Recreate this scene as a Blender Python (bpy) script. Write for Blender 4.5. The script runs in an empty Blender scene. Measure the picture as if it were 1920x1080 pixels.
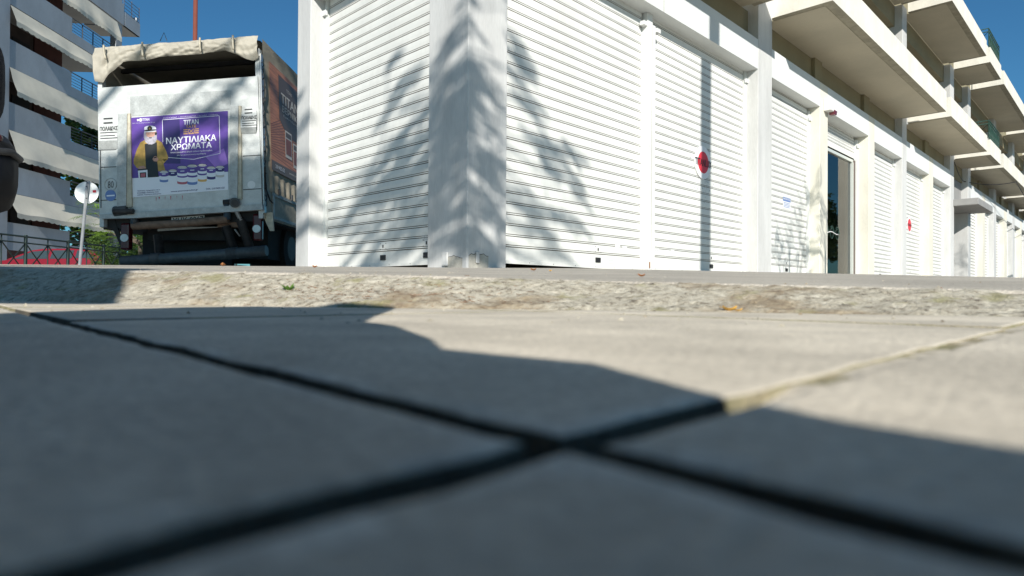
import bpy, math, random
from mathutils import Vector, Matrix, noise
random.seed(7)
SC = bpy.context.scene
COL = SC.collection

# ------------------------------------------------------------------ camera
FPX = 1202.0
pit = math.atan(11 / FPX); rho = math.radians(.38)
CF = Vector((0, math.cos(pit), math.sin(pit)))
R0 = Vector((1, 0, 0)); U0 = R0.cross(CF)
CR = R0 * math.cos(rho) + U0 * math.sin(rho)
CU = -R0 * math.sin(rho) + U0 * math.cos(rho)
cam = bpy.data.cameras.new('camera'); camo = bpy.data.objects.new('camera', cam); COL.objects.link(camo)
m = Matrix((CR, CU, -CF)).transposed().to_4x4()
camo.matrix_world = m
cam.sensor_width = 36; cam.lens = FPX / 1920 * 36
cam.clip_start = .01; cam.clip_end = 3000
cam.dof.use_dof = True; cam.dof.focus_distance = 8.0; cam.dof.aperture_fstop = 10.5
SC.camera = camo

# ------------------------------------------------------------------ light
TE = .53                                   # tangent of the sun's elevation
KX = .12
SUN = Vector((KX, -1, TE)).normalized() # towards the sun
w = bpy.data.worlds.new('World'); SC.world = w; w.use_nodes = True
nt = w.node_tree; bg = nt.nodes['Background']
sky = nt.nodes.new('ShaderNodeTexSky'); sky.sky_type = 'NISHITA'; sky.sun_disc = False
sky.sun_elevation = math.atan(TE); sky.sun_rotation = math.pi
sky.altitude = 0; sky.air_density = 1.0; sky.dust_density = .6; sky.ozone_density = 4.0
tint = nt.nodes.new('ShaderNodeMix'); tint.data_type = 'RGBA'; tint.blend_type = 'MULTIPLY'; tint.inputs[0].default_value = 1; tint.inputs[7].default_value = (.47, .94, 1.10, 1)
nt.links.new(sky.outputs[0], tint.inputs[6]); nt.links.new(tint.outputs[2], bg.inputs[0]); bg.inputs[1].default_value = .062
sl = bpy.data.lights.new('sun', 'SUN'); slo = bpy.data.objects.new('sun', sl); COL.objects.link(slo)
sl.energy = 5.0; sl.angle = math.radians(.5); sl.color = (1, .95, .875)
slo.rotation_mode = 'QUATERNION'; slo.rotation_quaternion = SUN.to_track_quat('Z', 'Y'); slo.location = (0, -20, 20)
SC.view_settings.view_transform = 'Standard'; SC.view_settings.look = 'None'
SC.view_settings.gamma = 1; SC.view_settings.exposure = .42

# ------------------------------------------------------------------ geometry of the place
rr = Vector((.698, .716, 0)).normalized()      # along the long street front, away from the corner
nn = Vector((rr.y, -rr.x, 0))                  # outwards from the long street front
K = Vector((-.400, 5.658, 0))                  # the building's corner
def BW(t, n, z): return K + rr * t + nn * n + Vector((0, 0, z))
def ray(x, y): return CF + CR * ((x - 960) / FPX) + CU * ((540 - y) / FPX)
def onn(x, y, n):                              # point on a plane parallel to the street front
    d = ray(x, y); return d * ((n + K.dot(nn)) / d.dot(nn))
def tz(x, y, n):
    P = onn(x, y, n); return (P - K).dot(rr), P.z
def onY(x, y, Y): d = ray(x, y); return d * (Y / d.y)
def onX(x, y, X): d = ray(x, y); return d * (X / d.x)

def sm(a, b, x):
    x = max(0, min(1, (x - a) / (b - a))); return x * x * (3 - 2 * x)
def ground(x, y):                              # height of the pavement beyond the old kerb
    k = .0215 * sm(0, 4, x)
    a = -.0125 + .0425 * y - k * max(0, x)
    if x < 0 and y > 7.5: pass
    left = .30 + (y - 7.4) * .004
    wl = 1 - sm(-2.6, -1.2, x + max(0, (y - 8)) * -1.0) if y > 7.4 else 0
    if y > 7.4 and x < 0:
        a = a * (1 - wl) + min(a, left) * wl
    if y > 40: a = a + (.0125 + .012) * -(y - 40) if x > 0 else a
    return a

# ------------------------------------------------------------------ materials
def mat(name, col, rough=.6, metal=0, bump=0, bscale=30, var=0, vscale=4, col2=None, spec=.5, stretch=None, fine=0, trans=None, detail=6):
    m = bpy.data.materials.new(name); m.use_nodes = True
    N = m.node_tree.nodes; L = m.node_tree.links; b = N['Principled BSDF']
    b.inputs['Base Color'].default_value = (*col, 1); b.inputs['Roughness'].default_value = rough
    b.inputs['Metallic'].default_value = metal; b.inputs['Specular IOR Level'].default_value = spec
    if var or bump or col2:
        tc = N.new('ShaderNodeTexCoord'); mp = N.new('ShaderNodeMapping')
        L.new(tc.outputs['Object'], mp.inputs[0])
        if stretch: mp.inputs['Scale'].default_value = stretch
    if var or col2:
        no = N.new('ShaderNodeTexNoise'); no.inputs['Scale'].default_value = vscale; no.inputs['Detail'].default_value = detail
        no.inputs['Roughness'].default_value = .62
        L.new(mp.outputs[0], no.inputs['Vector'])
        cr = N.new('ShaderNodeValToRGB'); e = cr.color_ramp.elements
        c2 = col2 if col2 else tuple(c * (1 - var) for c in col)
        e[0].position = .38; e[0].color = (*c2, 1); e[1].position = .62; e[1].color = (*col, 1)
        L.new(no.outputs[0], cr.inputs[0]); L.new(cr.outputs[0], b.inputs['Base Color'])
        if fine:
            n2 = N.new('ShaderNodeTexNoise'); n2.inputs['Scale'].default_value = bscale; n2.inputs['Detail'].default_value = 4
            L.new(mp.outputs[0], n2.inputs['Vector'])
            mr = N.new('ShaderNodeMapRange'); mr.inputs[1].default_value = .3; mr.inputs[2].default_value = .7
            mr.inputs[3].default_value = 1 - fine; mr.inputs[4].default_value = 1 + fine * .4
            L.new(n2.outputs[0], mr.inputs[0])
            mx = N.new('ShaderNodeMix'); mx.data_type = 'RGBA'; mx.blend_type = 'MULTIPLY'; mx.inputs[0].default_value = 1
            L.new(cr.outputs[0], mx.inputs[6]); L.new(mr.outputs[0], mx.inputs[7]); L.new(mx.outputs[2], b.inputs['Base Color'])
    if bump:
        nb = N.new('ShaderNodeTexNoise'); nb.inputs['Scale'].default_value = bscale; nb.inputs['Detail'].default_value = 5
        L.new(mp.outputs[0], nb.inputs['Vector'])
        bp = N.new('ShaderNodeBump'); bp.inputs['Strength'].default_value = bump; bp.inputs['Distance'].default_value = .01
        L.new(nb.outputs[0], bp.inputs['Height']); L.new(bp.outputs[0], b.inputs['Normal'])
    if trans: b.inputs['Transmission Weight'].default_value = trans
    return m
def leafmat(name, c1, c2):
    m = mat(name, c1, .5, var=.5, vscale=.9, col2=c2, detail=3)
    b = m.node_tree.nodes['Principled BSDF']
    tr = m.node_tree.nodes.new('ShaderNodeBsdfTranslucent'); tr.inputs[0].default_value = (c1[0] * 1.6, c1[1] * 1.7, c1[2], 1)
    ms = m.node_tree.nodes.new('ShaderNodeMixShader'); ms.inputs[0].default_value = .3
    out = m.node_tree.nodes['Material Output']; L = m.node_tree.links
    L.new(b.outputs[0], ms.inputs[1]); L.new(tr.outputs[0], ms.inputs[2]); L.new(ms.outputs[0], out.inputs[0])
    return m
M = {}
M['white'] = mat('white_paint', (.68, .69, .68), .55, bump=.12, bscale=60, var=.14, vscale=1.6, stretch=(1, 1, .35), fine=.03)
M['greywhite'] = mat('grey_white_paint', (.57, .575, .565), .6, bump=.18, bscale=50, var=.16, vscale=2.2, stretch=(1.5, 1.5, .25), fine=.07)
M['lintel'] = mat('lintel_paint', (.65, .675, .67), .6, bump=.1, bscale=40, var=.06, vscale=1.3, fine=.02)
M['cream'] = mat('cream_paint', (.69, .67, .58), .65, bump=.2, bscale=45, var=.15, vscale=1.7, stretch=(1, 1, .5), fine=.06)
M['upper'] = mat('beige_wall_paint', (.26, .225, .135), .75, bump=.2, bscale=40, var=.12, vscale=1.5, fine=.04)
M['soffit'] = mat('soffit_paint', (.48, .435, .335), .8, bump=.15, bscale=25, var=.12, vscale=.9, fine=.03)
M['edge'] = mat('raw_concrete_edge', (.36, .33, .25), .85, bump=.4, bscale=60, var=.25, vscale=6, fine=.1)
M['band'] = mat('balcony_paint', (.72, .70, .62), .7, bump=.25, bscale=35, var=.13, vscale=2.4, stretch=(1, 1, .6), fine=.04)
M['shutter'] = mat('shutter_enamel', (.70, .71, .68), .42, bump=.03, bscale=20, var=.09, vscale=1.4, fine=.04, stretch=(1, 1, .4))
M['rail'] = mat('guide_rail', (.66, .68, .66), .4, var=.1, vscale=3)
M['galv'] = mat('galvanised', (.5, .52, .52), .42, metal=.6, var=.2, vscale=9)
M['grime'] = mat('slat_joint_grime', (.22, .185, .13), .7, var=.4, vscale=5)
M['dark'] = mat('dark_gap', (.012, .012, .012), .8)
M['black'] = mat('black_plastic', (.02, .021, .024), .38)
M['rust'] = mat('rust_stain', (.28, .13, .05), .8, var=.3, vscale=20)
M['sticker'] = mat('sticker_grey', (.42, .44, .45), .6)
M['stickerpale'] = mat('sticker_pale', (.68, .69, .69), .6)
M['blue'] = mat('notice_blue', (.12, .2, .42), .5)
M['red'] = mat('sign_red', (.62, .03, .045), .4)
M['signwhite'] = mat('sign_white', (.78, .78, .79), .4)
M['ink'] = mat('ink_black', (.015, .015, .017), .5)
M['green_iron'] = mat('green_iron', (.018, .06, .045), .5, var=.3, vscale=10)
M['darkiron'] = mat('dark_iron', (.025, .04, .035), .5)
M['doorframe'] = mat('brown_door_frame', (.09, .06, .05), .45)
M['alu'] = mat('aluminium_frame', (.62, .66, .62), .35, metal=.3)
M['tallgrey'] = mat('canopy_grey', (.26, .26, .255), .7, bump=.2, bscale=40, var=.12, vscale=3)
M['maroon'] = mat('siren_lens', (.12, .015, .025), .25)
g = mat('shop_glass', (.02, .03, .028), .02); M['glass'] = g
g.node_tree.nodes['Principled BSDF'].inputs['IOR'].default_value = 1.6
gl = g.node_tree.nodes; tb = gl.new('ShaderNodeBsdfTransparent'); tb.inputs[0].default_value = (.72, .84, .78, 1)
gg = gl.new('ShaderNodeBsdfGlossy'); gg.inputs['Roughness'].default_value = .01
fr = gl.new('ShaderNodeFresnel'); fr.inputs[0].default_value = 1.9
mx = gl.new('ShaderNodeMixShader'); LL = g.node_tree.links
LL.new(fr.outputs[0], mx.inputs[0]); LL.new(tb.outputs[0], mx.inputs[1]); LL.new(gg.outputs[0], mx.inputs[2]); LL.new(mx.outputs[0], gl['Material Output'].inputs[0])
M['carglass'] = mat('car_glass', (.03, .05, .06), .05, spec=.8)

# ------------------------------------------------------------------ mesh builder
class MB:
    def __init__(s): s.v = []; s.f = []; s.mi = []; s.mats = []; s.sm = []; s.br = []
    def m(s, k):
        if k not in s.mats: s.mats.append(k)
        return s.mats.index(k)
    def poly(s, pts, k, smooth=False):
        b = len(s.v); s.v += [Vector(p) for p in pts]; s.f.append(list(range(b, b + len(pts)))); s.mi.append(s.m(k)); s.sm.append(smooth)
    def box(s, fr, a0, a1, b0, b1, c0, c1, k, bottom=None):
        s.br.append((len(s.v), len(s.f)))
        P = [fr(a, b, c) for c in (c0, c1) for b in (b0, b1) for a in (a0, a1)]
        b = len(s.v); s.v += P
        for i, q in enumerate(((0, 1, 3, 2), (4, 5, 7, 6), (0, 1, 5, 4), (2, 3, 7, 6), (0, 2, 6, 4), (1, 3, 7, 5))):
            s.f.append([b + j for j in q]); s.mi.append(s.m(bottom if (bottom and i == 0) else k)); s.sm.append(False)
    def tube(s, pts, r, k, n=8, caps=True):
        s.br.append((len(s.v), len(s.f)))
        pts = [Vector(p) for p in pts]; b = len(s.v); R = r if isinstance(r, (list, tuple)) else [r] * len(pts)
        up = None
        for i, p in enumerate(pts):
            d = (pts[min(i + 1, len(pts) - 1)] - pts[max(i - 1, 0)]).normalized()
            a = Vector((0, 0, 1)) if abs(d.z) < .9 else Vector((1, 0, 0))
            x = d.cross(a).normalized(); y = d.cross(x)
            for j in range(n):
                t = 2 * math.pi * j / n; s.v.append(p + (x * math.cos(t) + y * math.sin(t)) * R[i])
        for i in range(len(pts) - 1):
            for j in range(n):
                s.f.append([b + i * n + j, b + i * n + (j + 1) % n, b + (i + 1) * n + (j + 1) % n, b + (i + 1) * n + j]); s.mi.append(s.m(k)); s.sm.append(True)
        if caps:
            for o in (0, (len(pts) - 1) * n):
                s.f.append([b + o + j for j in range(n)]); s.mi.append(s.m(k)); s.sm.append(False)
    def grid(s, fn, nu, nv, k, smooth=True, kf=None):
        b = len(s.v)
        for i in range(nu + 1):
            for j in range(nv + 1): s.v.append(Vector(fn(i / nu, j / nv)))
        for i in range(nu):
            for j in range(nv):
                s.f.append([b + i * (nv + 1) + j, b + (i + 1) * (nv + 1) + j, b + (i + 1) * (nv + 1) + j + 1, b + i * (nv + 1) + j + 1])
                s.mi.append(s.m(kf(i / nu, j / nv) if kf else k)); s.sm.append(smooth)
    def extrude(s, poly, d, k, smooth=False):
        s.br.append((len(s.v), len(s.f)))
        d = Vector(d); a = [Vector(p) for p in poly]; c = [p + d for p in a]
        s.poly(a, k); s.poly(c[::-1], k)
        for i in range(len(a)): s.poly([a[i], a[(i + 1) % len(a)], c[(i + 1) % len(a)], c[i]], k, smooth)
    def disc(s, c, ux, uz, k, n=28, thick=None):
        c = Vector(c); P = [c + ux * math.cos(2 * math.pi * i / n) + uz * math.sin(2 * math.pi * i / n) for i in range(n)]
        if thick is not None: s.extrude(P, thick, k)
        else: s.poly(P, k)
    def ball(s, c, r, k, nu=14, nv=9):
        c = Vector(c); rx, ry, rz = r if isinstance(r, (tuple, list)) else (r, r, r)
        s.grid(lambda u, v: c + Vector((rx * math.cos(2 * math.pi * u) * math.sin(math.pi * v), ry * math.sin(2 * math.pi * u) * math.sin(math.pi * v), rz * math.cos(math.pi * v))), nu, nv, k)
    def text(s, body, bl, br, tl, k, bold=.0):
        """text laid out between bottom-left, bottom-right and top-left points"""
        if bold:
            bl, br, tl = Vector(bl), Vector(br), Vector(tl); hh = tl - bl; ux = (br - bl).normalized(); nv = (br - bl).cross(hh).normalized(); st = hh.length * (.035 + bold)
            for q, (dx, dz) in enumerate(((-.5, 0), (.5, 0), (0, .35), (0, -.35), (0, 0))):
                o = ux * st * dx + hh.normalized() * st * dz + nv * .00025 * q
                s.text(body, bl + o, br + o, tl + o, k, 0)
            return
        cu = bpy.data.curves.new('txt', 'FONT'); cu.body = body; cu.offset = bold; cu.resolution_u = 2
        ob = bpy.data.objects.new('txt', cu); COL.objects.link(ob)
        dg = bpy.context.evaluated_depsgraph_get(); me = bpy.data.meshes.new_from_object(ob.evaluated_get(dg))
        if len(me.vertices):
            xs = [v.co.x for v in me.vertices]; ys = [v.co.y for v in me.vertices]
            x0, x1, y0, y1 = min(xs), max(xs), min(ys), max(ys)
            bl, br, tl = Vector(bl), Vector(br), Vector(tl); b = len(s.v)
            for v in me.vertices: s.v.append(bl + (br - bl) * ((v.co.x - x0) / (x1 - x0 + 1e-9)) + (tl - bl) * ((v.co.y - y0) / (y1 - y0 + 1e-9)))
            for p in me.polygons: s.f.append([b + i for i in p.vertices]); s.mi.append(s.m(k)); s.sm.append(False)
        bpy.data.objects.remove(ob); bpy.data.curves.remove(cu); bpy.data.meshes.remove(me)
    def each(s, name, parent, bevel=0):
        """one object per box, tube or plate that was added"""
        out = []
        for i, (v0, f0) in enumerate(s.br):
            v1, f1 = s.br[i + 1] if i + 1 < len(s.br) else (len(s.v), len(s.f))
            q = MB(); q.v = s.v[v0:v1]; q.f = [[j - v0 for j in f] for f in s.f[f0:f1]]; q.sm = s.sm[f0:f1]
            for k in s.mi[f0:f1]: q.mi.append(q.m(s.mats[k]))
            out.append(q.build(name, parent, bevel=bevel))
        return out
    def build(s, name, parent=None, label=None, cat=None, group=None, kind=None, bevel=0, origin=None):
        o0 = Vector(origin) if origin is not None else Vector((0, 0, 0))
        if parent is not None:
            o0 = parent.get('_w') and Vector(parent['_w']) or Vector((0, 0, 0))
        elif origin is None and kind is None and s.v:
            xs = [v.x for v in s.v]; ys = [v.y for v in s.v]; o0 = Vector(((min(xs) + max(xs)) / 2, (min(ys) + max(ys)) / 2, min(v.z for v in s.v)))
        me = bpy.data.meshes.new(name); me.from_pydata([v - o0 for v in s.v], [], s.f)
        for k in s.mats: me.materials.append(M[k])
        me.polygons.foreach_set('material_index', s.mi); me.polygons.foreach_set('use_smooth', s.sm); me.update()
        o = bpy.data.objects.new(name, me); COL.objects.link(o)
        if parent is not None: o.parent = parent
        else: o.location = o0
        o['_w'] = tuple(o0)
        tag(o, label, cat, group, kind)
        if bevel:
            bm = o.modifiers.new('b', 'BEVEL'); bm.width = bevel; bm.segments = 2; bm.limit_method = 'ANGLE'; bm.harden_normals = False
            import bmesh
            q = bmesh.new(); q.from_mesh(me); bmesh.ops.recalc_face_normals(q, faces=q.faces); q.to_mesh(me); q.free()
        return o
def tag(o, label=None, cat=None, group=None, kind=None):
    if label: o['label'] = label
    if cat: o['category'] = cat
    if group: o['group'] = group
    if kind: o['kind'] = kind
def empty(name, loc, label, cat, group=None):
    o = bpy.data.objects.new(name, None); COL.objects.link(o); o.location = loc; o['_w'] = tuple(loc)
    o.empty_display_size = .2
    tag(o, label, cat, group); return o
W = lambda x, y, z: Vector((x, y, z))
def nz(x, y, z=0, s=1.): return noise.noise(Vector((x * s, y * s, z * s)))
def fbm(x, y, z=0, s=1., o=4): return noise.fractal(Vector((x * s, y * s, z * s)), .8, 2.1, o)

# ================================================================== SETTING: ground
M['pave'] = mat('old_pavement', (.50, .46, .39), .9, bump=.5, bscale=220, var=.2, vscale=3.5, fine=.22)
M['slab'] = mat('paving_slab', (.73, .66, .535), .85, bump=.25, bscale=330, var=.27, vscale=8, fine=.24)
M['slabworn'] = mat('worn_slab_edge', (.80, .745, .63), .9, bump=.3, bscale=500, var=.3, vscale=60, fine=.25)
M['joint'] = mat('joint_sand', (.36, .31, .21), .95, bump=.6, bscale=500, var=.5, vscale=30, col2=(.27, .25, .13))
M['asphalt'] = mat('asphalt', (.055, .055, .058), .9, bump=.4, bscale=90, var=.2, vscale=3)
M['jointdark'] = mat('joint_dirt', (.15, .135, .10), .95, bump=.6, bscale=500, var=.5, vscale=60)
# broken kerb: stones, dirt and moss in one rough surface
def kerbmat():
    m = mat('broken_concrete', (.52, .48, .39), .95)
    N = m.node_tree.nodes; L = m.node_tree.links; b = N['Principled BSDF']
    tc = N.new('ShaderNodeTexCoord')
    def nzn(sc, det=5, ro=.6):
        n = N.new('ShaderNodeTexNoise'); n.inputs['Scale'].default_value = sc; n.inputs['Detail'].default_value = det; n.inputs['Roughness'].default_value = ro
        L.new(tc.outputs['Object'], n.inputs['Vector']); return n
    def ramp(n, st):
        r = N.new('ShaderNodeValToRGB'); e = r.color_ramp.elements
        while len(e) < len(st): e.new(.5)
        for q, (p, c) in zip(e, st): q.position = p; q.color = (*c, 1) if len(c) == 3 else c
        L.new(n.outputs[0], r.inputs[0]); return r
    a = ramp(nzn(75, 8, .78), [(.36, (.11, .09, .065)), (.45, (.40, .36, .28)), (.55, (.55, .51, .41)), (.68, (.68, .64, .54))])
    d = ramp(nzn(4.5, 6), [(.50, (0, 0, 0)), (.60, (.9, .9, .9))])
    mo = ramp(nzn(13, 4), [(.58, (0, 0, 0)), (.68, (1, 1, 1))])
    x1 = N.new('ShaderNodeMix'); x1.data_type = 'RGBA'; L.new(d.outputs[0], x1.inputs[0]); L.new(a.outputs[0], x1.inputs[6])
    a2 = ramp(nzn(60, 6, .7), [(.35, (.19, .13, .075)), (.6, (.40, .32, .21))]); L.new(a2.outputs[0], x1.inputs[7])
    x2 = N.new('ShaderNodeMix'); x2.data_type = 'RGBA'; mm = N.new('ShaderNodeMath'); mm.operation = 'MULTIPLY'; mm.inputs[1].default_value = .7
    L.new(mo.outputs[0], mm.inputs[0]); L.new(mm.outputs[0], x2.inputs[0]); L.new(x1.outputs[2], x2.inputs[6]); x2.inputs[7].default_value = (.30, .28, .12, 1)
    L.new(x2.outputs[2], b.inputs['Base Color'])
    nb = nzn(160, 6, .7); bp = N.new('ShaderNodeBump'); bp.inputs['Strength'].default_value = .9; bp.inputs['Distance'].default_value = .006
    L.new(nb.outputs[0], bp.inputs['Height']); L.new(bp.outputs[0], b.inputs['Normal'])
    return m
M['kerb'] = kerbmat()
def lerp_tab(tab, x):
    if x <= tab[0][0]: return tab[0][1]
    for (a, b), (c, d) in zip(tab, tab[1:]):
        if x <= c: return b + (d - b) * (x - a) / (c - a)
    return tab[-1][1]
EDGE = [(-4, 1.75), (-.96, 1.20), (-.50, .98), (-.14, .855), (.139, .80), (.515, .645), (3, -.1)]      # where slabs meet the kerb
LIPZ = [(-1.6, .058), (-1.13, .047), (-.36, .033), (0, .0235), (.17, .0195), (.62, .0075), (1.5, -.002), (4, -.012)]
def edge(x): return lerp_tab(EDGE, x)
def lip(x): return edge(x) + .15 + .03 * nz(x, 3, 0, 4)
def lipz(x): return lerp_tab(LIPZ, x)
def pz(x, y):
    L = lip(x); d = max(0, y - L)
    if y > 12: return ground(x, y)
    k = math.exp(-d / .7)
    z = ground(x, y) + (lipz(x) - ground(x, L)) * k
    if y < 5: z += .0012 * fbm(x, y, 0, 9) * min(1, d * 3)
    return z
# pavement sheet, reaching the horizon
b = MB()
xs = [-900, -400, -150, -80] + [-50 + i * 5 for i in range(6)] + [-20 + i * 1. for i in range(15)] + [-5 + i * .25 for i in range(15)] + [-1.3 + i * .05 for i in range(60)] + [1.75 + i * .25 for i in range(10)] + [4.5 + i for i in range(16)] + [22 + 4 * i for i in range(8)] + [60, 90, 200, 500, 900]
ds = [0, .004, .01, .02, .035, .055, .08, .12, .17, .23, .3, .4, .5, .65, .8, 1, 1.25, 1.5, 1.8, 2.2, 2.6, 3, 3.5, 4, 4.5, 5, 5.5, 6, 6.5, 7, 7.5, 8, 9, 10, 11.5, 13, 15, 17, 20, 23, 27, 31, 36, 42, 50, 70, 110, 250, 900]
nv = len(ds)
for x in xs:
    for d in ds:
        y = lip(x) + d; z = pz(x, y)
        if y > 60: z = pz(max(-60, min(60, x)), 60)
        if d == 0: z -= .004
        b.v.append(W(x, y, z))
for i in range(len(xs) - 1):
    for j in range(nv - 1):
        b.f.append([i * nv + j, (i + 1) * nv + j, (i + 1) * nv + j + 1, i * nv + j + 1]); b.mi.append(b.m('pave')); b.sm.append(True)
b.build('pavement', kind='structure', origin=(0, 0, 0))
# broken kerb strip
b = MB(); NU, NV = 620, 46
def kfn(u, v):
    x = -2.6 + 4.4 * u; e = edge(x) - .012 + .006 * nz(x, 7, 0, 22); L = lip(x) + .035
    y = e + (L - e) * v
    z0 = -.0215; z1 = lipz(x) + .0005
    t = min(1, v / .86)
    prof = .16 * sm(0, .12, t) + .84 * (t ** 1.25 * .6 + sm(.1, .95, t) * .4)
    z = z0 + (z1 - z0) * prof
    k = sm(0, .1, v) * (1 - sm(.86, 1, v))
    st = max(0, fbm(x, y, 1.3, 16, 4))
    z += k * (.0032 * fbm(x, y, 0, 14, 5) + .004 * st + .0022 * fbm(x, y, 4, 75, 4)) - .002 * k * (1 if x > -.5 else .8)
    if v > .86: z -= (v - .86) / .14 * .006
    return W(x, y, z)
b.grid(kfn, NU, NV, 'kerb')
b.build('kerb', kind='structure', origin=(0, 0, 0))
# slabs
b = MB()
X0 = Vector((.0072, .0865, 0)); da = Vector((-.672, .740, 0)).normalized(); db = Vector((.695, .719, 0)).normalized(); SL = .451
def qd(P): return (Vector((P.x, P.y, 0)) - X0).dot(db)
def slab(i, j):
    g = .0030; o = X0 + da * (i * SL) + db * (j * SL)
    c = o + da * SL / 2 + db * SL / 2
    if c.y > edge(c.x) + .55 or c.length > 2.6: return
    near = c.length < .75; random.seed(i * 31 + j * 7)
    tl = (random.uniform(-.0006, .0006), random.uniform(-.0006, .0006), random.uniform(-.0003, .0003) if (i, j) != (0, 0) else 0)
    if near: ts = [0, .002, .004, .007, .011, .016, .023] + [.023 + (1 - .046) * q / 40 for q in range(1, 40)] + [1 - t for t in (.023, .016, .011, .007, .004, .002, 0)]
    else: ts = [0, .006, .02] + [.02 + .96 * q / 6 for q in range(1, 6)] + [.98, .994, 1]
    n = len(ts); base = len(b.v)
    for p in ts:
        for q in ts:
            P = o + da * (g + (SL - 2 * g) * p) + db * (g + (SL - 2 * g) * q)
            e = min(p, 1 - p, q, 1 - q) * (SL - 2 * g); wob = (.0016 * fbm(P.x, P.y, i, 28, 3) + .0022 * max(0, fbm(P.x, P.y, j + 5, 60, 3) - .15)) if near else 0
            P += (c - P).normalized() * wob * (1 if e < .004 else 0)
            drop = .02 if e < 1e-6 else .0009 * max(0, 1 - e / .0030) ** 2
            z = -.02 - drop + tl[0] * (p - .5) + tl[1] * (q - .5) + tl[2] + (.00035 * fbm(P.x, P.y, 0, 30, 4) if near else 0)
            b.v.append(W(P.x, P.y, z))
    for p in range(n - 1):
        for q in range(n - 1):
            b.f.append([base + p * n + q, base + (p + 1) * n + q, base + (p + 1) * n + q + 1, base + p * n + q + 1][::-1]); edg = p in (0, n - 2) or q in (0, n - 2); b.mi.append(b.m(('jointdark' if qd(b.v[base + p * n + q]) < .055 else 'joint') if edg else 'slabworn' if near and qd(b.v[base + p * n + q]) < .05 and (min(p, n - 2 - p) < 5 or min(q, n - 2 - q) < 5) and fbm(*b.v[base + p * n + q].to_2d(), 3, 35, 3) > -.05 else 'slab')); b.sm.append(not (p in (0, n - 2) or q in (0, n - 2)))
for i in range(-6, 6):
    for j in range(-6, 6): slab(i, j)
b.build('paving', kind='structure', origin=(0, 0, 0))
b = MB()
def jf(u, v):
    x = -2.7 + 5.4 * u; y = -2.4 + 4.2 * v
    q = (Vector((x, y, 0)) - X0).dot(db); f = sm(.045, .075, q + .01 * nz(x, y, 0, 30))
    return W(x, y, -.0345 + .0130 * f + (.0012 - .0010 * f) * fbm(x, y, 0, 40, 3) + (1 - f) * .011 * max(0, fbm(x, y, 9, 26, 3) + .05))
b.grid(jf, 300, 240, 'joint', kf=lambda u, v: 'jointdark' if qd(jf(u, v)) < .055 else 'joint' if fbm(jf(u, v).x, jf(u, v).y, 2, 18, 3) > -.1 else 'slab'); b.build('joint_bed', kind='structure', origin=(0, 0, 0))
b = MB(); b.poly([W(-900, -900, -.045), W(900, -900, -.045), W(900, 3, -.045), W(-900, 3, -.045)], 'asphalt')
b.build('ground', kind='structure', origin=(0, 0, 0))
# strip of road far along the street front
b = MB(); b.grid(lambda u, v: BW(22.5 + 60 * u, .15 + 6 * v, 0) + W(0, 0, .012 + .22 * sm(0, .35, u) + pz(*BW(22.5 + 60 * u, .15 + 6 * v, 0).to_2d())), 20, 4, 'asphalt'); b.build('road', kind='structure', origin=(0, 0, 0))

M['tcrack'] = mat('crack', (.05, .045, .04), .9)
M['patch'] = mat('bare_plaster', (.50, .48, .42), .9, var=.25, vscale=14, fine=.1, bscale=90)
# ================================================================== SHOP BUILDING
SB = empty('shop_building', (K.x, K.y, .2), 'white two storey corner building with closed roller shutters and long cream balconies', 'building')
ZL0, ZL1 = 3.545, 4.01
cols = [(0, .49, 'greywhite'), (6.06, 6.59, 'greywhite'), (8.80, 9.22, 'cream'), (11.85, 12.28, 'cream'), (14.66, 15.09, 'greywhite'), (17.6, 18.1, 'cream'), (20.47, 21.05, 'greywhite'), (23.45, 23.95, 'greywhite'), (26.4, 27.0, 'cream'), (29.1, 29.75, 'greywhite'), (32.0, 32.85, 'cream'), (34.7, 35.4, 'greywhite'), (37.6, 38.1, 'cream'), (40.5, 41.0, 'greywhite'), (43.5, 44.0, 'cream')]
b = MB()
for i, (a, c, k) in enumerate(cols):
    st = k == 'greywhite'
    b = MB()
    if i == 0:
        b.box(BW, 0, .49, -.56, 0, -.3, 4.5, 'greywhite')
        b.box(BW, .10, .14, .0005, .018, .27, .38, 'greywhite'); b.box(BW, -.018, -.0005, -.33, -.25, .25, .38, 'greywhite')
        lab = 'corner column of the building with peeling base'
    else:
        b.box(BW, a, c, -.5, 0 if st else -.002, -.3, ZL1 if not st else 7.4, k)
        if not st: b.box(BW, a + .02, c - .02, -.5, -.10, ZL1, 4.5, 'upper')
        lab = None
    o = b.build('column', SB, bevel=.008, label=lab)
    if i == 0:
        random.seed(8)
        for (t0_, n0_, z0_, dt) in ((.02, 0, .34, 1), (0, -.30, .32, -1)):
            b = MB(); P = []
            for q in range(9):
                s_ = q * .03; dz = random.uniform(-.008, .008) + .02 * math.sin(q * .4)
                P.append(BW(t0_ + s_, .0015, z0_ + dz) if dt > 0 else BW(-.0015, n0_ + s_, z0_ + dz))
            b.tube(P, .0022, 'tcrack', 4); b.build('crack', o)
            lo = [W(v.x, v.y, .2) for v in (P[0], P[-1])]
            b = MB(); b.poly(P + [lo[1], lo[0]], 'patch'); b.build('patch', o)
b = MB(); b.box(BW, .004, .40, -3.16, -2.84, -.3, 10.2, 'greywhite'); b.box(BW, 0.0, .28, -.56, -.02, 4.5, 10.2, 'greywhite'); b.build('column', SB, bevel=.008)
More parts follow.
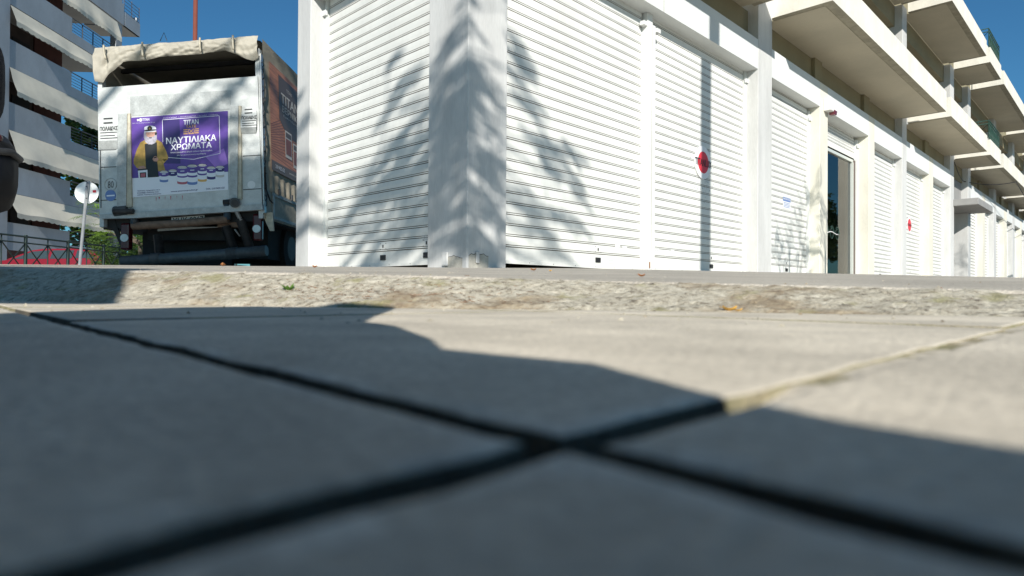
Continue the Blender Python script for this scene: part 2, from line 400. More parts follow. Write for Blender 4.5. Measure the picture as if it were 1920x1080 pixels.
# lintels
prev = .49
for a, c, k in cols[1:]:
    z0 = ZL0 if a < 12 else 3.49
    if not (20.9 < prev < 21.2):
        b = MB(); b.box(BW, prev + .001, a - .001, -.30, -.004, z0, ZL1, 'lintel')
        if prev == .49: b.box(BW, 3.268, 3.276, -.004, -.002, z0, ZL1, 'edge')
        b.build('lintel', SB, bevel=.006)
    prev = c
b = MB(); b.box(BW, .004, .30, -2.84, -.56, ZL0, ZL1, 'lintel'); b.build('lintel', SB, bevel=.006)
# walls: recessed beam above the lintels, upper storey, core
b = MB()
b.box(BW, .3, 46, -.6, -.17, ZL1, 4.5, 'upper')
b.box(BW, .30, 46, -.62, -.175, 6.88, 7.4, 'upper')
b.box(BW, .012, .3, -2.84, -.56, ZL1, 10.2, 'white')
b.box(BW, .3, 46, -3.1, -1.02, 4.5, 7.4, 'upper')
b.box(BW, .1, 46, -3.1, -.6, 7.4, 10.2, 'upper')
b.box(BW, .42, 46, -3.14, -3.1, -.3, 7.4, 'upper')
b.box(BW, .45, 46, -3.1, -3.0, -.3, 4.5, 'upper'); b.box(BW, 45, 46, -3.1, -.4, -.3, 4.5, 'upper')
b.build('wall', SB)
b = MB(); b.box(BW, -.05, 46.2, -3.3, -.2, 10.2, 10.45, 'band'); b.build('roof', SB)
# upper windows between columns
ct = [6.59, 9.0, 12.0, 15.09, 17.9, 21.05, 23.95, 26.8, 29.75, 32.5, 35.4, 38.0, 41.0]
for a, c in zip(ct, ct[1:]):
    b = MB(); b.box(BW, a + .35, c - .35, -1.02, -.985, 4.7, 6.8, 'doorframe'); w_ = b.build('window', SB)
    b = MB()
    for q in range(2):
        x0 = a + .40 + q * ((c - a - .8) / 2); b.box(BW, x0, x0 + (c - a - .8) / 2 - .05, -.985, -.98, 4.75, 6.75, 'carglass')
    b.each('pane', w_)
    for y0 in ((a + c) / 2,): 
        b = MB(); b.box(BW, y0 - .12, y0 + .12, -1.02, -.62, 4.5, 7.0, 'greywhite'); b.build('column', SB)

def shutter(a0, a1, fr, z0, z1, lab=None, slat=.107, hi=True, locks=(.5,), rolled=False):
    """fr(a,d,z): along, outwards, up"""
    b = MB()
    prof = []
    z = z0 + .165 if not rolled else z0 + .13
    prof += [(z0, -.004), (z0, .006), (z0 + .035, .006), (z0 + .038, 0.0), (z - .003, 0.0)]
    while z < z1:
        if hi: prof += [(z, -.010, 'grime'), (z + .0045, -.012, 'grime'), (z + .006, .0012, 'grime'), (z + .017, .0016), (z + .019, -.010, 'grime'), (z + .0225, -.012, 'grime'), (z + .024, 0.0, 'grime'), (z + .06, .0028), (z + slat - .002, .0004)]
        else: prof += [(z, -.012, 'grime'), (z + .014, -.012, 'grime'), (z + .018, 0.0, 'grime'), (z + slat - .002, 0.0)]
        z += slat
    base = len(b.v)
    for (zz, d, *_) in prof: b.v += [fr(a0, d, zz), fr(a1, d, zz)]
    for i in range(len(prof) - 1):
        b.f.append([base + 2 * i, base + 2 * i + 1, base + 2 * i + 3, base + 2 * i + 2]); b.mi.append(b.m(prof[i + 1][2] if len(prof[i + 1]) > 2 else 'shutter')); b.sm.append(False)
    o = b.build('shutter', SB, label=lab)
    L = a1 - a0
    if not rolled:
        for q in locks:
            c = a0 + L * q; b = MB()
            b.box(fr, c - .045, c + .045, .0005, .012, z0 + .07, z0 + .125, 'ink'); b.build('handle_slot', o); b = MB()
            zc = z0 + .165 + .055
            b.box(fr, c - .006, c + .012, .0032, .006, zc - .016, zc + .016, 'black')
            for dx in (-.05, .055):
                for dz in (-.03, .03): b.box(fr, c + dx - .004, c + dx + .004, .0032, .005, zc + dz - .004, zc + dz + .004, 'black')
            b.each('keyhole', o)
        if hi:
            b = MB(); n = int(L / .33)
            for q in range(n): 
                x = a0 + L * (q + .5) / n; b.box(fr, x - .004, x + .004, .0062, .008, z0 + .014, z0 + .022, 'ink')
            b.each('rivet', o)
    return o
def stops(fr, a, z):
    b = MB(); b.box(fr, a - .07, a + .05, -.002, .05, z, z + .055, 'white'); return b
FR = lambda n0: (lambda a, d, z: BW(a, n0 + d, z))
FL = lambda t0: (lambda a, d, z: BW(t0 - d, -a, z))
def guide(fr, a0, a1, z0, z1, gap=True):
    b = MB(); b.box(fr, a0, a1, -.03, .035, z0, z1, 'rail'); b.box(fr, a0, a1, -.06, -.031, z0, z1, 'dark')
    c = (a0 + a1) / 2; b.box(fr, c - .045, c + .045, .036, .065, z1 - .19, z1 - .13, 'white')
    b.each('guide_rail', SB)
# corner shutters
SA = shutter(.56, 2.78, FL(.22), .285, 3.60, 'roller shutter on the short side of the corner', locks=(.47, .13))
guide(FL(.22), 2.785, 2.84, .27, ZL0)
SBb = shutter(.49, 3.10, FR(-.22), .30, 3.60, 'widest roller shutter right of the corner column', locks=(.66,))
SC2 = shutter(3.27, 6.00, FR(-.22), .325, 3.60, 'roller shutter carrying the large round red and white sign', locks=(.62,))
b = MB(); b.box(FR(-.22), 3.10, 3.27, -.03, .10, .28, ZL0 - .15, 'white'); b.box(FR(-.22), 3.13, 3.25, -.03, .07, ZL0 - .15, ZL0 - .002, 'rail')
b.box(FR(-.22), 3.185, 3.189, .1, .102, .3, ZL0 - .16, 'edge')
b.box(FR(-.22), 3.02, 3.098, .03, .09, ZL0 - .19, ZL0 - .14, 'white'); b.box(FR(-.22), 3.272, 3.36, .03, .12, ZL0 - .22, ZL0 - .17, 'white')
b.box(FR(-.22), 3.14, 3.162, .1005, .104, .33, .41, 'rust'); b.build('mullion', SB, bevel=.004)
guide(FR(-.22), 6.005, 6.06, .3, ZL0)
# small paper stickers with printed blocks
b = MB(); f = FR(-.22)
for (a, z, w_, h, k) in ((2.55, .545, .10, .05, 'stickerpale'), (2.70, .545, .10, .045, 'stickerpale'), (2.42, .37, .12, .07, 'stickerpale')):
    b.box(f, a, a + w_, .0035, .0045, z, z + h, k)
    for q in range(5): b.box(f, a + .01 + q * .018, a + .02 + q * .018, .0046, .005, z + .01 + .01 * (q % 2), z + h * .6, 'sticker')
b.build('sticker', SBb)
b = MB()
for (a, z, w_, h, k) in ((3.43, .545, .10, .055, 'stickerpale'), (3.58, .53, .10, .05, 'stickerpale'), (3.70, .54, .11, .05, 'stickerpale'), (3.83, .55, .09, .05, 'stickerpale')):
    b.box(f, a, a + w_, .0035, .0045, z, z + h, k)
    for q in range(5): b.box(f, a + .01 + q * .016, a + .019 + q * .016, .0046, .005, z + .012 + .01 * (q % 3), z + h * .7, 'sticker')
b.build('sticker', SC2)
b = MB(); fl = FL(.22)
for (a, w_) in ((.66, .10), (.80, .12)):
    for q in range(6):
        for e_ in range(3): b.box(fl, a + q * w_ / 6, a + (q + .6) * w_ / 6, .0035, .0045, .53 + e_ * .02 + .004 * (q % 2), .541 + e_ * .02, 'sticker')
b.each('sticker', SA)
# round sign
t, z = tz(1317, 305, -.212)
for (tt, zz, R, lab, txt) in ((t, z, .235, None, 1), (*tz(1705, 422, -.212), .16, None, 0)):
    par = SC2
    b = MB()
    if txt:
        b.disc(BW(tt, -.212, zz), rr * R, W(0, 0, R), 'signwhite', 40, nn * .012)
        b.disc(BW(tt, -.1985, zz), rr * R * .66, W(0, 0, R * .66), 'red', 40, nn * .002)
        b.text('TITANLUX', BW(tt - R * 1.02, -.195, zz - .055), BW(tt + R * 1.02, -.195, zz - .055), BW(tt - R * 1.02, -.195, zz + .045), 'ink', .02)
        b.build('sign', par)
        b = MB(); random.seed(5)      # worn paper and scratches round the sign
        for q in range(70):
            a = tt + random.gauss(.12, .22); c = zz - .22 + random.gauss(-.03, .13)
            if abs(a - tt) < .2 and c > zz - .2: continue
            l = random.uniform(.01, .035); h = random.uniform(.004, .02)
            b.poly([BW(a, -.2165, c), BW(a + l, -.2165, c + random.uniform(-.01, .01)), BW(a + l * .7, -.2165, c + h), BW(a - .003, -.2165, c + h * .7)], 'sticker')
        b.build('scratch', par)
# second street shutters
def bay(i, z0, lab=None, hi=True):
    a, c = cols[i][1], cols[i + 1][0]
    o = shutter(a, c - .06, FR(-.22), z0, 3.60, lab, locks=(.55,), hi=hi, slat=.107 if hi else .115)
    guide(FR(-.22), c - .055, c, z0 - .02, 3.49)
    return o
S3 = bay(1, .36, 'roller shutter with a pale blue paper notice')
t0, z0 = tz(1468, 372, -.215); 
b = MB(); b.box(f, t0, t0 + .34, .004, .006, z0 - .17, z0 + .03, 'stickerpale'); b.box(f, t0, t0 + .34, .006, .0068, z0 - .04, z0 + .03, 'blue')
b.text('ΕΝΟΙΚΙΑΖΕΤΑΙ', BW(t0 + .02, -.2125, z0 - .01), BW(t0 + .32, -.2125, z0 - .01), BW(t0 + .02, -.2125, z0 + .015), 'signwhite', .01)
for q in range(4): b.box(f, t0 + .03, t0 + .31, .0062, .0068, z0 - .07 - q * .025, z0 - .06 - q * .025, 'blue')
b.build('notice', S3)
S5 = bay(3, .42, 'roller shutter just right of the glass door', True)
S6 = bay(4, .46, 'roller shutter with the small red disc', True)
b = MB(); tt, zz = tz(1705, 422, -.212); R = .17
b.disc(BW(tt, -.216, zz), rr * R * 1.25, W(0, 0, R * 1.25), 'signwhite', 30, nn * .006)
b.disc(BW(tt, -.209, zz), rr * R, W(0, 0, R), 'red', 30, nn * .004)
b.text('TITANLUX', BW(tt - R * 1.3, -.2035, zz - .03), BW(tt + R * 1.3, -.2035, zz - .03), BW(tt - R * 1.3, -.2035, zz + .03), 'ink', .01); b.build('sign', S6)
bay(5, .5, 'roller shutter left of the entrance canopy', True)
for i in range(7, 14): bay(i, .58 + (i - 7) * .05, None, False)
# glass shop door with half-raised shutter
a, c = 9.22, 11.85
o = shutter(a, c - .06, FR(-.29), 3.07, 3.60, 'raised roller shutter above the glass door', rolled=True, slat=.06)
guide(FR(-.26), c - .055, c, .38, 3.49)
b = MB(); b.box(f, a, c - .06, -.16, -.09, 2.99, 3.5, 'dark'); b.box(f, c - .14, c - .06, -.14, -.04, .36, 3.02, 'doorframe'); b.box(f, a, c, -.16, -.06, 2.97, 3.03, 'alu')
b.box(f, c - .20, c - .14, -.15, -.05, .38, 2.97, 'alu'); b.box(f, a, a + .05, -.15, -.05, .38, 2.97, 'alu'); b.box(f, a, c, -.15, -.05, .34, .42, 'alu')
dr = b.build('shop_door', SB)
b = MB(); b.box(f, a + .05, c - .2, -.11, -.10, .42, 2.97, 'glass'); b.build('pane', dr)
b = MB(); t0, z0 = tz(1553, 297, -.31); b.box(f, a + .055, a + .30, -.0985, -.0965, z0 - .16, z0 + .04, 'signwhite')
b.text('MORE', BW(a + .075, -.3160, z0 - .02), BW(a + .28, -.3160, z0 - .02), BW(a + .075, -.3160, z0 + .02), 'blue', .02)
for q in range(3): b.box(f, a + .075, a + .28, -.0963, -.0958, z0 - .06 - q * .035, z0 - .045 - q * .035, 'blue')
b.build('notice', dr)
b = MB()                                            # little scroll of green script on the glass
for q in range(4):
    ca = a + .55 + q * .33; cz = 1.32
    b.tube([BW(ca + .13 * math.cos(s * .55) * (1 - s * .03), -.312, cz + .15 * math.sin(s * .55) * (1 - s * .02)) for s in range(17)], .007, 'green_iron', 5)
b.tube([BW(a + .4 + s * .1, -.312, 1.32 + .02 * math.sin(s)) for s in range(13)], .009, 'signwhite', 5)
b.build('scroll', dr)
# inside of the shop
b = MB(); b.box(BW, a - .05, c + .05, -3.0, -2.9, .3, 3.5, 'upper'); b.box(BW, a - .05, c + .05, -3, -.35, .28, .36, 'tallgrey'); b.box(BW, a - .1, a - .05, -3, -.5, .3, 3.5, 'tallgrey'); b.box(BW, c + .05, c + .1, -3, -.5, .3, 3.5, 'tallgrey'); b.box(BW, a - .1, c + .1, -3, -.35, 3.5, 3.54, 'upper'); b.build('shop_interior', SB)
b = MB(); b.box(BW, 10.2, 10.7, -1.6, -1.1, .75, .79, 'signwhite'); b.box(BW, 10.2, 10.23, -1.6, -1.1, .36, .75, 'alu'); b.box(BW, 10.67, 10.7, -1.6, -1.1, .36, .75, 'alu'); b.box(BW, 10.2, 10.7, -1.6, -1.57, .79, 1.2, 'signwhite')
b.build('chair', origin=BW(10.45, -1.35, .36), label='white chair inside the shop behind the glass door', cat='chair')
# alarm siren
b = MB(); t0, z0 = tz(1546.5, 184, .02); t1 = t0 + .36; z1 = tz(1547, 208, .02)[1]
b.box(BW, t0, t1, -.0015, .13, z1, z0, 'white'); o = b.build('alarm_box', SB, bevel=.012)
b = MB(); b.extrude([BW(t0 + .16, .04, z1 + .03), BW(t1 - .04, .04, z1 + .03), BW(t1 - .07, .04, z1 - .05), BW(t0 + .19, .04, z1 - .05)], nn * .10, 'maroon'); b.build('lens', o)
# entrance with canopy
b = MB()
b.box(BW, 21.05, 23.45, -1.35, -1.2, .4, 4.5, 'tallgrey'); b.box(BW, 21.05, 23.45, -1.2, -.2, 3.15, 4.0, 'tallgrey')
b.box(BW, 23.452, 23.9, -1.3, -.02, .4, 4.0, 'greywhite'); b.box(BW, 20.6, 21.045, -1.3, -.51, .4, 4.5, 'greywhite')
b.build('wall', SB)
b = MB(); b.box(BW, 21.3, 23.2, -1.2, -1.15, .55, 2.85, 'doorframe'); o = b.build('entrance_door', SB)
b = MB(); b.box(BW, 21.4, 22.2, -1.15, -1.14, .75, 2.7, 'carglass'); b.box(BW, 22.3, 23.1, -1.15, -1.14, .75, 2.7, 'carglass'); b.build('pane', o)
b = MB(); b.box(BW, 20.95, 23.75, .002, .66, 2.93, 3.14, 'tallgrey'); b.box(BW, 21.06, 23.44, -1.2, .001, 2.93, 3.14, 'tallgrey'); b.build('canopy', SB, bevel=.01, label='grey concrete canopy over the entrance')
# balconies
def balcony(a, c, z, hh=.485, over=.93, rail=False, lab=None):
    b = MB(); e = over
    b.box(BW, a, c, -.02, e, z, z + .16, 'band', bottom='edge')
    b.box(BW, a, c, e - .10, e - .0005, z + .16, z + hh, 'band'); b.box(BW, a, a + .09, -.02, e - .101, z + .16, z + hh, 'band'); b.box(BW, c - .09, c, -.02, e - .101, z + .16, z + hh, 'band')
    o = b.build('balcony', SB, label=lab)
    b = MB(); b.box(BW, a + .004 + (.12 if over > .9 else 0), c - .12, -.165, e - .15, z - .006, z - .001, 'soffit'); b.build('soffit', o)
    if rail:
        b = MB(); zt = z + hh + .62; zb = z + hh - .15; n0 = e - .05
        for zz in (zt, zt - .10): b.tube([BW(a + .05, -.1, zz), BW(a + .05, n0, zz), BW(c - .05, n0, zz)], .016, 'green_iron', 6)
        b.tube([BW(a + .05, n0, zb + .1), BW(c - .05, n0, zb + .1)], .014, 'green_iron', 6)
        L = c - a - .1; N = 8
        for q in range(N + 1):
            x = a + .05 + L * q / N; b.tube([BW(x, n0, zb), BW(x, n0, zt)], .012, 'green_iron', 5)
        for q in range(N):
            x = a + .05 + L * q / N; y = x + L / N
            b.tube([BW(x, n0, zb + .1), BW((x + y) / 2 + .04, n0, (zb + zt) / 2), BW(x + .02, n0, zt - .1)], .009, 'green_iron', 5)
            b.tube([BW(y, n0, zb + .1), BW((x + y) / 2 - .04, n0, (zb + zt) / 2), BW(y - .02, n0, zt - .1)], .009, 'green_iron', 5)
        for q in range(3): b.tube([BW(a + .05, q * .3, zb), BW(a + .05, q * .3, zt)], .012, 'green_iron', 5)
        b.tube([BW(a + .05, n0, zt - .1), BW(a + .05, .2, zb)], .009, 'green_iron', 5)
        b.build('railing', o)
secs1 = [(.0, 5.95), (6.57, 14.70), (15.25, 20.63), (21.24, 23.44), (24.0, 32.2), (32.8, 38.0), (38.6, 45)]
for i, (a, c) in enumerate(secs1): balcony(a, c, 4.5, rail=(i == 3))
secs2 = [(.0, 5.95), (6.57, 14.70), (15.28, 20.4), (21.1, 23.35), (24.0, 32.2), (32.8, 38.0), (38.6, 45)]
for i, (a, c) in enumerate(secs2): balcony(a, c, 7.4, .47, .945, rail=(i == 3))
# loose cable hanging along the front
b = MB()
def cab(p, q, sag, r=.012, k='ink', n=14):
    return [p.lerp(q, i / n) - W(0, 0, sag * 4 * (i / n) * (1 - i / n)) for i in range(n + 1)]
b.tube(cab(BW(21.0, .02, 4.35), BW(23.3, -.1, 4.05), .1), .012, 'ink', 5); b.tube(cab(BW(23.3, -.1, 4.05), BW(27.5, .9, 4.46), .12), .014, 'ink', 5); b.tube(cab(BW(27.5, .9, 4.46), BW(45, 1.0, 4.2), .5), .016, 'ink', 5)
b.build('cable', SB)

# ================================================================== TRUCK
M['tpanel'] = mat('worn_white_aluminium', (.54, .565, .555), .5, metal=.0, bump=.15, bscale=60, var=.16, vscale=7, stretch=(1, 1, 1.6), fine=.10)
M['tpanel2'] = mat('worn_grey_aluminium', (.43, .455, .45), .5, metal=.0, bump=.15, bscale=60, var=.25, vscale=10, fine=.14)
M['tbeige'] = mat('truck_beige_edge', (.50, .46, .36), .6, var=.25, vscale=12, fine=.1)
M['tarp'] = mat('tarpaulin', (.40, .375, .31), .7, bump=.3, bscale=14, var=.18, vscale=3, fine=.06)
M['tarpside'] = mat('tarpaulin_side', (.62, .56, .44), .75, bump=.35, bscale=9, var=.3, vscale=2.2, stretch=(1, .6, 2), fine=.08)
M['tdark'] = mat('truck_underside', (.018, .018, .018), .8, var=.4, vscale=9)
M['tsteel'] = mat('dirty_steel', (.05, .052, .055), .55, metal=.3, var=.4, vscale=14)
M['tpaint'] = mat('lift_grey_paint', (.07, .085, .095), .5, var=.3, vscale=14, fine=.1)
M['tbrown'] = mat('rusty_beam', (.20, .13, .09), .75, var=.4, vscale=12)
M['tyre'] = mat('rubber', (.018, .018, .018), .85, bump=.5, bscale=40)
M['lamp_red'] = mat('tail_lamp_red', (.06, .004, .008), .25)
M['purple'] = mat('poster_violet', (.115, .055, .30), .32, var=.25, vscale=3)
M['purple_l'] = mat('poster_light_violet', (.25, .13, .48), .32)
M['navy'] = mat('poster_navy', (.035, .02, .12), .35)
M['pwhite'] = mat('poster_white', (.72, .73, .78), .35)
M['pgold'] = mat('poster_gold', (.62, .36, .10), .4)
M['pcoat'] = mat('poster_yellow_coat', (.42, .27, .06), .5, var=.3, vscale=14)
M['pskin'] = mat('poster_skin', (.45, .25, .19), .5, var=.2, vscale=20)
M['pbeard'] = mat('poster_beard', (.42, .40, .46), .5, var=.35, vscale=40)
M['pblack'] = mat('poster_black', (.012, .014, .016), .5)
M['plid'] = mat('poster_tin_lid', (.50, .47, .44), .4)
M['pred'] = mat('poster_tin_red', (.40, .10, .12), .4)
M['wood'] = mat('banner_wood', (.72, .30, .16), .5, var=.35, vscale=2.5, stretch=(1, 1.2, 14))
M['wood_d'] = mat('banner_wood_line', (.30, .10, .06), .5)
M['panelbrown'] = mat('banner_brown', (.15, .11, .09), .5)
M['bannertext'] = mat('banner_lettering', (.75, .72, .68), .5)
TR = empty('truck', (-4.65, 9.0, .3), 'white canvas sided delivery truck with a violet paint poster on its tail lift', 'truck')
YT = 9.0
def T(x, y, off=0): return onY(x, y, YT - off)                    # a point of the tail, off metres nearer
def quadx(b, pts, off, th, k):                                    # plate from picture-plane corners of the real tail plane
    P = [T(x, y, off + th) for x, y in pts]; b.extrude(P, W(0, th, 0), k)
# tail-lift platform (upright)
b = MB()
quadx(b, [(183, 165), (483, 142.5), (491, 382), (186.5, 402)], 0, .05, 'tpanel'); o = b.build('tail_lift', TR, bevel=.006)
b = MB(); quadx(b, [(186.5, 402), (491, 382), (493, 393), (250, 409), (188, 410)], .0, .075, 'tpanel2'); b.build('lip', o, bevel=.02)
b = MB(); quadx(b, [(244, 181), (432, 169), (432, 205), (244, 218)], .051, .004, 'tpanel2'); b.build('patch_plate', o)
for pts, k in (([(221, 214), (238, 213), (236, 386), (219, 388)], 'tpanel2'), ([(238, 213), (244, 212.5), (247, 388), (236, 388)], 'tbeige'), ([(431, 199), (447, 198), (445, 371), (430, 372)], 'tpanel2'), ([(447, 198), (452, 198), (453, 373), (445, 373)], 'tbeige')):
    b = MB(); quadx(b, pts, .05, .045 if k == 'tpanel2' else .03, k); b.build('rib', o, bevel=.006)
b = MB()
for pts in ([(184, 281), (218, 280), (218, 281.2), (184, 282.2)], [(188, 313), (218, 312), (218, 313.4), (188, 314.4)], [(188, 375), (218, 373.5), (218, 375), (188, 376.5)], [(455, 292), (489, 290), (489, 291.4), (455, 293.4)], [(456, 355), (490, 353), (490, 354.4), (456, 356.4)], [(187.5, 282), (189, 282), (190, 390), (188.5, 390)]):
    quadx(b, pts, .0505, .003, 'tsteel')
b.each('seam', o)
# placards (folded plates) with lettering
for (x0, x1, yt, yb, yf, dy) in ((185, 221, 215, 263, 279, 0), (451, 481.5, 199, 238, 250, -.5)):
    b = MB(); p = [T(x0, yt + 2, .055), T(x1, yt, .055), T(x1 - 1, yb, .10), T(x0, yb + 1, .10)]; q = [v + W(0, .006, 0) for v in p]
    b.poly(p, 'tpanel'); b.poly(q, 'tpanel2'); b.poly([T(x0, yb + 1, .10), T(x1 - 1, yb, .10), T(x1 - 1, yf, .055), T(x0 + 1, yf + 1, .055)], 'tpanel2'); b.poly([T(x1, yt, .055), T(x1 - 1, yb, .10), T(x1 - 1, yf, .055)], 'tsteel')
    w_ = x1 - x0; f2 = lambda u, v: T(x0 + w_ * u, yt + 2 - 2 * u + (yb - yt) * v, .060 + .045 * v)
    for v in (.10, .27): b.poly([f2(.25, v), f2(.72, v), f2(.72, v + .055), f2(.25, v + .055)], 'tsteel')
    b.text('ΠΟΛΑΚΗΣ', f2(.06, .60), f2(.98, .60), f2(.06, .44), 'ink', .02)
    for v, u1 in ((.66, .95), (.78, .85), (.88, .97)): b.poly([f2(.08, v), f2(u1, v), f2(u1, v + .03), f2(.08, v + .03)], 'tsteel')
    b.build('placard', o)
b = MB(); b.disc(T(207.5, 366.5, .0515), W(.075, 0, 0), W(0, 0, .08), 'blue', 26, W(0, -.003, 0)); b.poly([T(200, 366, .056), T(215, 365, .056), T(215, 367.5, .056), T(200, 368.5, .056)], 'pwhite'); b.build('disc_sticker', o)
b = MB(); b.text('80', T(202, 353, .0525), T(213, 352, .0525), T(202, 340, .0525), 'tsteel', 0)
b.tube([T(207.5, 346, .053) + W(.085 * math.cos(a * .3), 0, .085 * math.sin(a * .3)) for a in range(22)], .003, 'tpanel2', 4); b.build('speed_sticker', o)
b = MB(); b.disc(T(471.5, 346.5, .0515), W(.055, 0, 0), W(0, 0, .055), 'stickerpale', 26, W(0, -.003, 0)); b.build('disc_sticker', o)
# poster
b = MB()
C = lambda x, y, off=0: T(170 + x / 6, 200 + y / 6, .056 + off)
def cp(pts, k, off=.001): b.poly([C(x, y, off) for x, y in pts], k)
cp([(447, 125), (1543, 47), (1547, 732), (463, 806)], 'purple', 0); cp([(463, 806), (1547, 732), (1550, 935), (468, 1022)], 'pwhite', 0)
cp([(808, 150), (1000, 136), (1010, 640), (820, 640)], 'navy', .0004)
cp([(1290, 560), (1500, 470), (1545, 640), (1420, 700)], 'purple_l', .0004)
def ln(x0, y0, x1, y1, w_=5, k='pwhite', off=.0012): 
    d = math.hypot(x1 - x0, y1 - y0); nx, ny = -(y1 - y0) / d * w_ / 2, (x1 - x0) / d * w_ / 2
    cp([(x0 + nx, y0 + ny), (x1 + nx, y1 + ny), (x1 - nx, y1 - ny), (x0 - nx, y0 - ny)], k, off)
ln(806, 148, 1447, 101); ln(1446, 101, 1456, 525); ln(1456, 525, 1160, 592); ln(1160, 592, 870, 572); ln(807, 148, 812, 400)
def ct_(s, x0, y0, x1, y1, h, k='pwhite', bold=.02, off=.0016): b.text(s, C(x0, y0, off), C(x1, y1, off), C(x0, y0 - h, off), k, bold)
ct_('ΑΝΤΙΣΚΩΡΙΑΚΑ  /  ΑΝΤΙΡΡΥΠΑΝΤΙΚΑ  /  ΑΣΤΑΡΙΑ  /  ΒΕΡΝΙΚΙΑ', 815, 133, 1433, 92, 9, 'pwhite', 0)
ct_('TITAN', 582, 160, 660, 156, 28); cp([(518, 148), (530, 138), (548, 150), (530, 165)], 'pwhite'); b.disc(C(562, 149, .0015), W(.022, 0, 0), W(0, 0, .024), 'pwhite', 16)
ct_('ΟΛΑ ΤΑ ΧΡΩΜΑΤΑ ΕΙΝΑΙ ΤΙΤΑΝ', 470, 192, 722, 180, 8, 'pwhite', 0)
ct_('TITAN', 1046, 204, 1212, 192, 52, 'pwhite', .035); ct_('YATE', 1070, 240, 1186, 232, 30, 'pgold', .01)
for q in range(3):
    y = 262 + q * 22; ln(1044, y, 1090, y - 3, 11, 'pgold'); ln(1170, y - 10, 1216, y - 14, 11, 'pgold')
ln(1104, 252, 1158, 300, 6, 'pgold'); ln(1158, 248, 1104, 302, 6, 'pgold'); ln(1102, 304, 1162, 300, 8, 'pgold'); ln(1099, 255, 1101, 300, 5, 'pgold'); ln(1163, 250, 1165, 298, 5, 'pgold')
ct_('ΝΑΥΤΙΛΙΑΚΑ', 850, 420, 1412, 380, 68, 'pwhite', .03); ct_('ΧΡΩΜΑΤΑ', 903, 490, 1360, 458, 64, 'pwhite', .03)
ct_('Ολοκληρωμένη σειρά ειδικά σχεδιασμένη', 897, 530, 1367, 502, 22, 'pwhite', 0); ct_('για τις μεσογειακές συνθήκες', 967, 558, 1297, 538, 20, 'pwhite', 0)
ct_('ΠΕΙΡΑΙΑΣ: Ηρακλείδου 10-12', 526, 958, 780, 942, 15, 'navy', .01); ct_('ΕΛΛΗΝΙΚΟ: Βουλίου 14-21', 526, 980, 762, 964, 15, 'navy', .01); ct_('ΑΘΗΝΑ: Πειραιώς & Σαλαμίνος', 526, 1004, 792, 986, 15, 'navy', .01)
ct_('www.smirniopoulos.gr', 902, 968, 1208, 944, 20, 'navy', .02); ct_('ΤΗΛ.: 210 9425 625', 1296, 938, 1506, 920, 20, 'navy', .01)
# bearded man in a sailor cap and yellow coat printed on the poster
cp([(560, 400), (600, 378), (745, 368), (800, 400), (850, 500), (874, 570), (862, 600), (760, 632), (690, 610), (640, 720), (640, 800), (600, 800), (600, 700), (520, 690), (482, 640), (484, 590), (520, 480)], 'pcoat', .0018)
cp([(745, 600), (862, 590), (820, 640), (842, 730), (752, 726)], 'pcoat', .0018)
cp([(608, 420), (745, 400), (750, 620), (765, 790), (642, 797), (622, 700)], 'pblack', .0022)
cp([(622, 286), (744, 280), (745, 350), (722, 385), (690, 395), (650, 395), (618, 360)], 'pskin', .0024)
cp([(598, 290), (614, 280), (628, 330), (648, 344), (670, 340), (700, 340), (722, 322), (738, 282), (746, 300), (744, 370), (726, 408), (690, 426), (650, 424), (616, 400), (598, 350)], 'pbeard', .0027)
cp([(630, 300), (660, 300), (662, 314), (634, 316)], 'pskin', .003); cp([(684, 298), (716, 296), (714, 312), (686, 314)], 'pskin', .003)
cp([(640, 304), (652, 304), (652, 309), (640, 309)], 'pblack', .0032); cp([(694, 302), (706, 302), (706, 307), (694, 307)], 'pblack', .0032); cp([(655, 346), (690, 344), (684, 356), (662, 357)], 'pblack', .003)
cp([(720, 292), (742, 286), (748, 306), (736, 324), (722, 316)], 'pblack', .0034)
cp([(602, 250), (606, 228), (640, 216), (690, 214), (728, 226), (739, 246), (728, 262), (606, 268)], 'pwhite', .0034); cp([(606, 262), (730, 254), (730, 272), (608, 280)], 'pblack', .0036); cp([(600, 280), (740, 268), (732, 280), (606, 290)], 'pwhite', .0037)
b.disc(C(664, 243, .0038), W(.034, 0, 0), W(0, 0, .034), 'pblack', 16); ln(664, 232, 664, 256, 4, 'pgold', .004); ln(654, 250, 674, 248, 4, 'pgold', .004)
cp([(694, 590), (716, 558), (740, 556), (762, 590), (745, 618), (712, 614)], 'pskin', .003); cp([(712, 566), (740, 560), (742, 576), (714, 582)], 'pblack', .0034)
cp([(530, 696), (548, 670), (600, 664), (624, 688), (600, 702), (540, 706)], 'pskin', .003)
cp([(530, 706), (638, 696), (640, 800), (540, 806)], 'pwhite', .0028); cp([(528, 704), (640, 694), (640, 710), (528, 720)], 'pblack', .0031); cp([(552, 742), (624, 736), (626, 796), (554, 800)], 'pblack', .0031); cp([(562, 752), (614, 748), (614, 790), (564, 792)], 'pred', .0033)
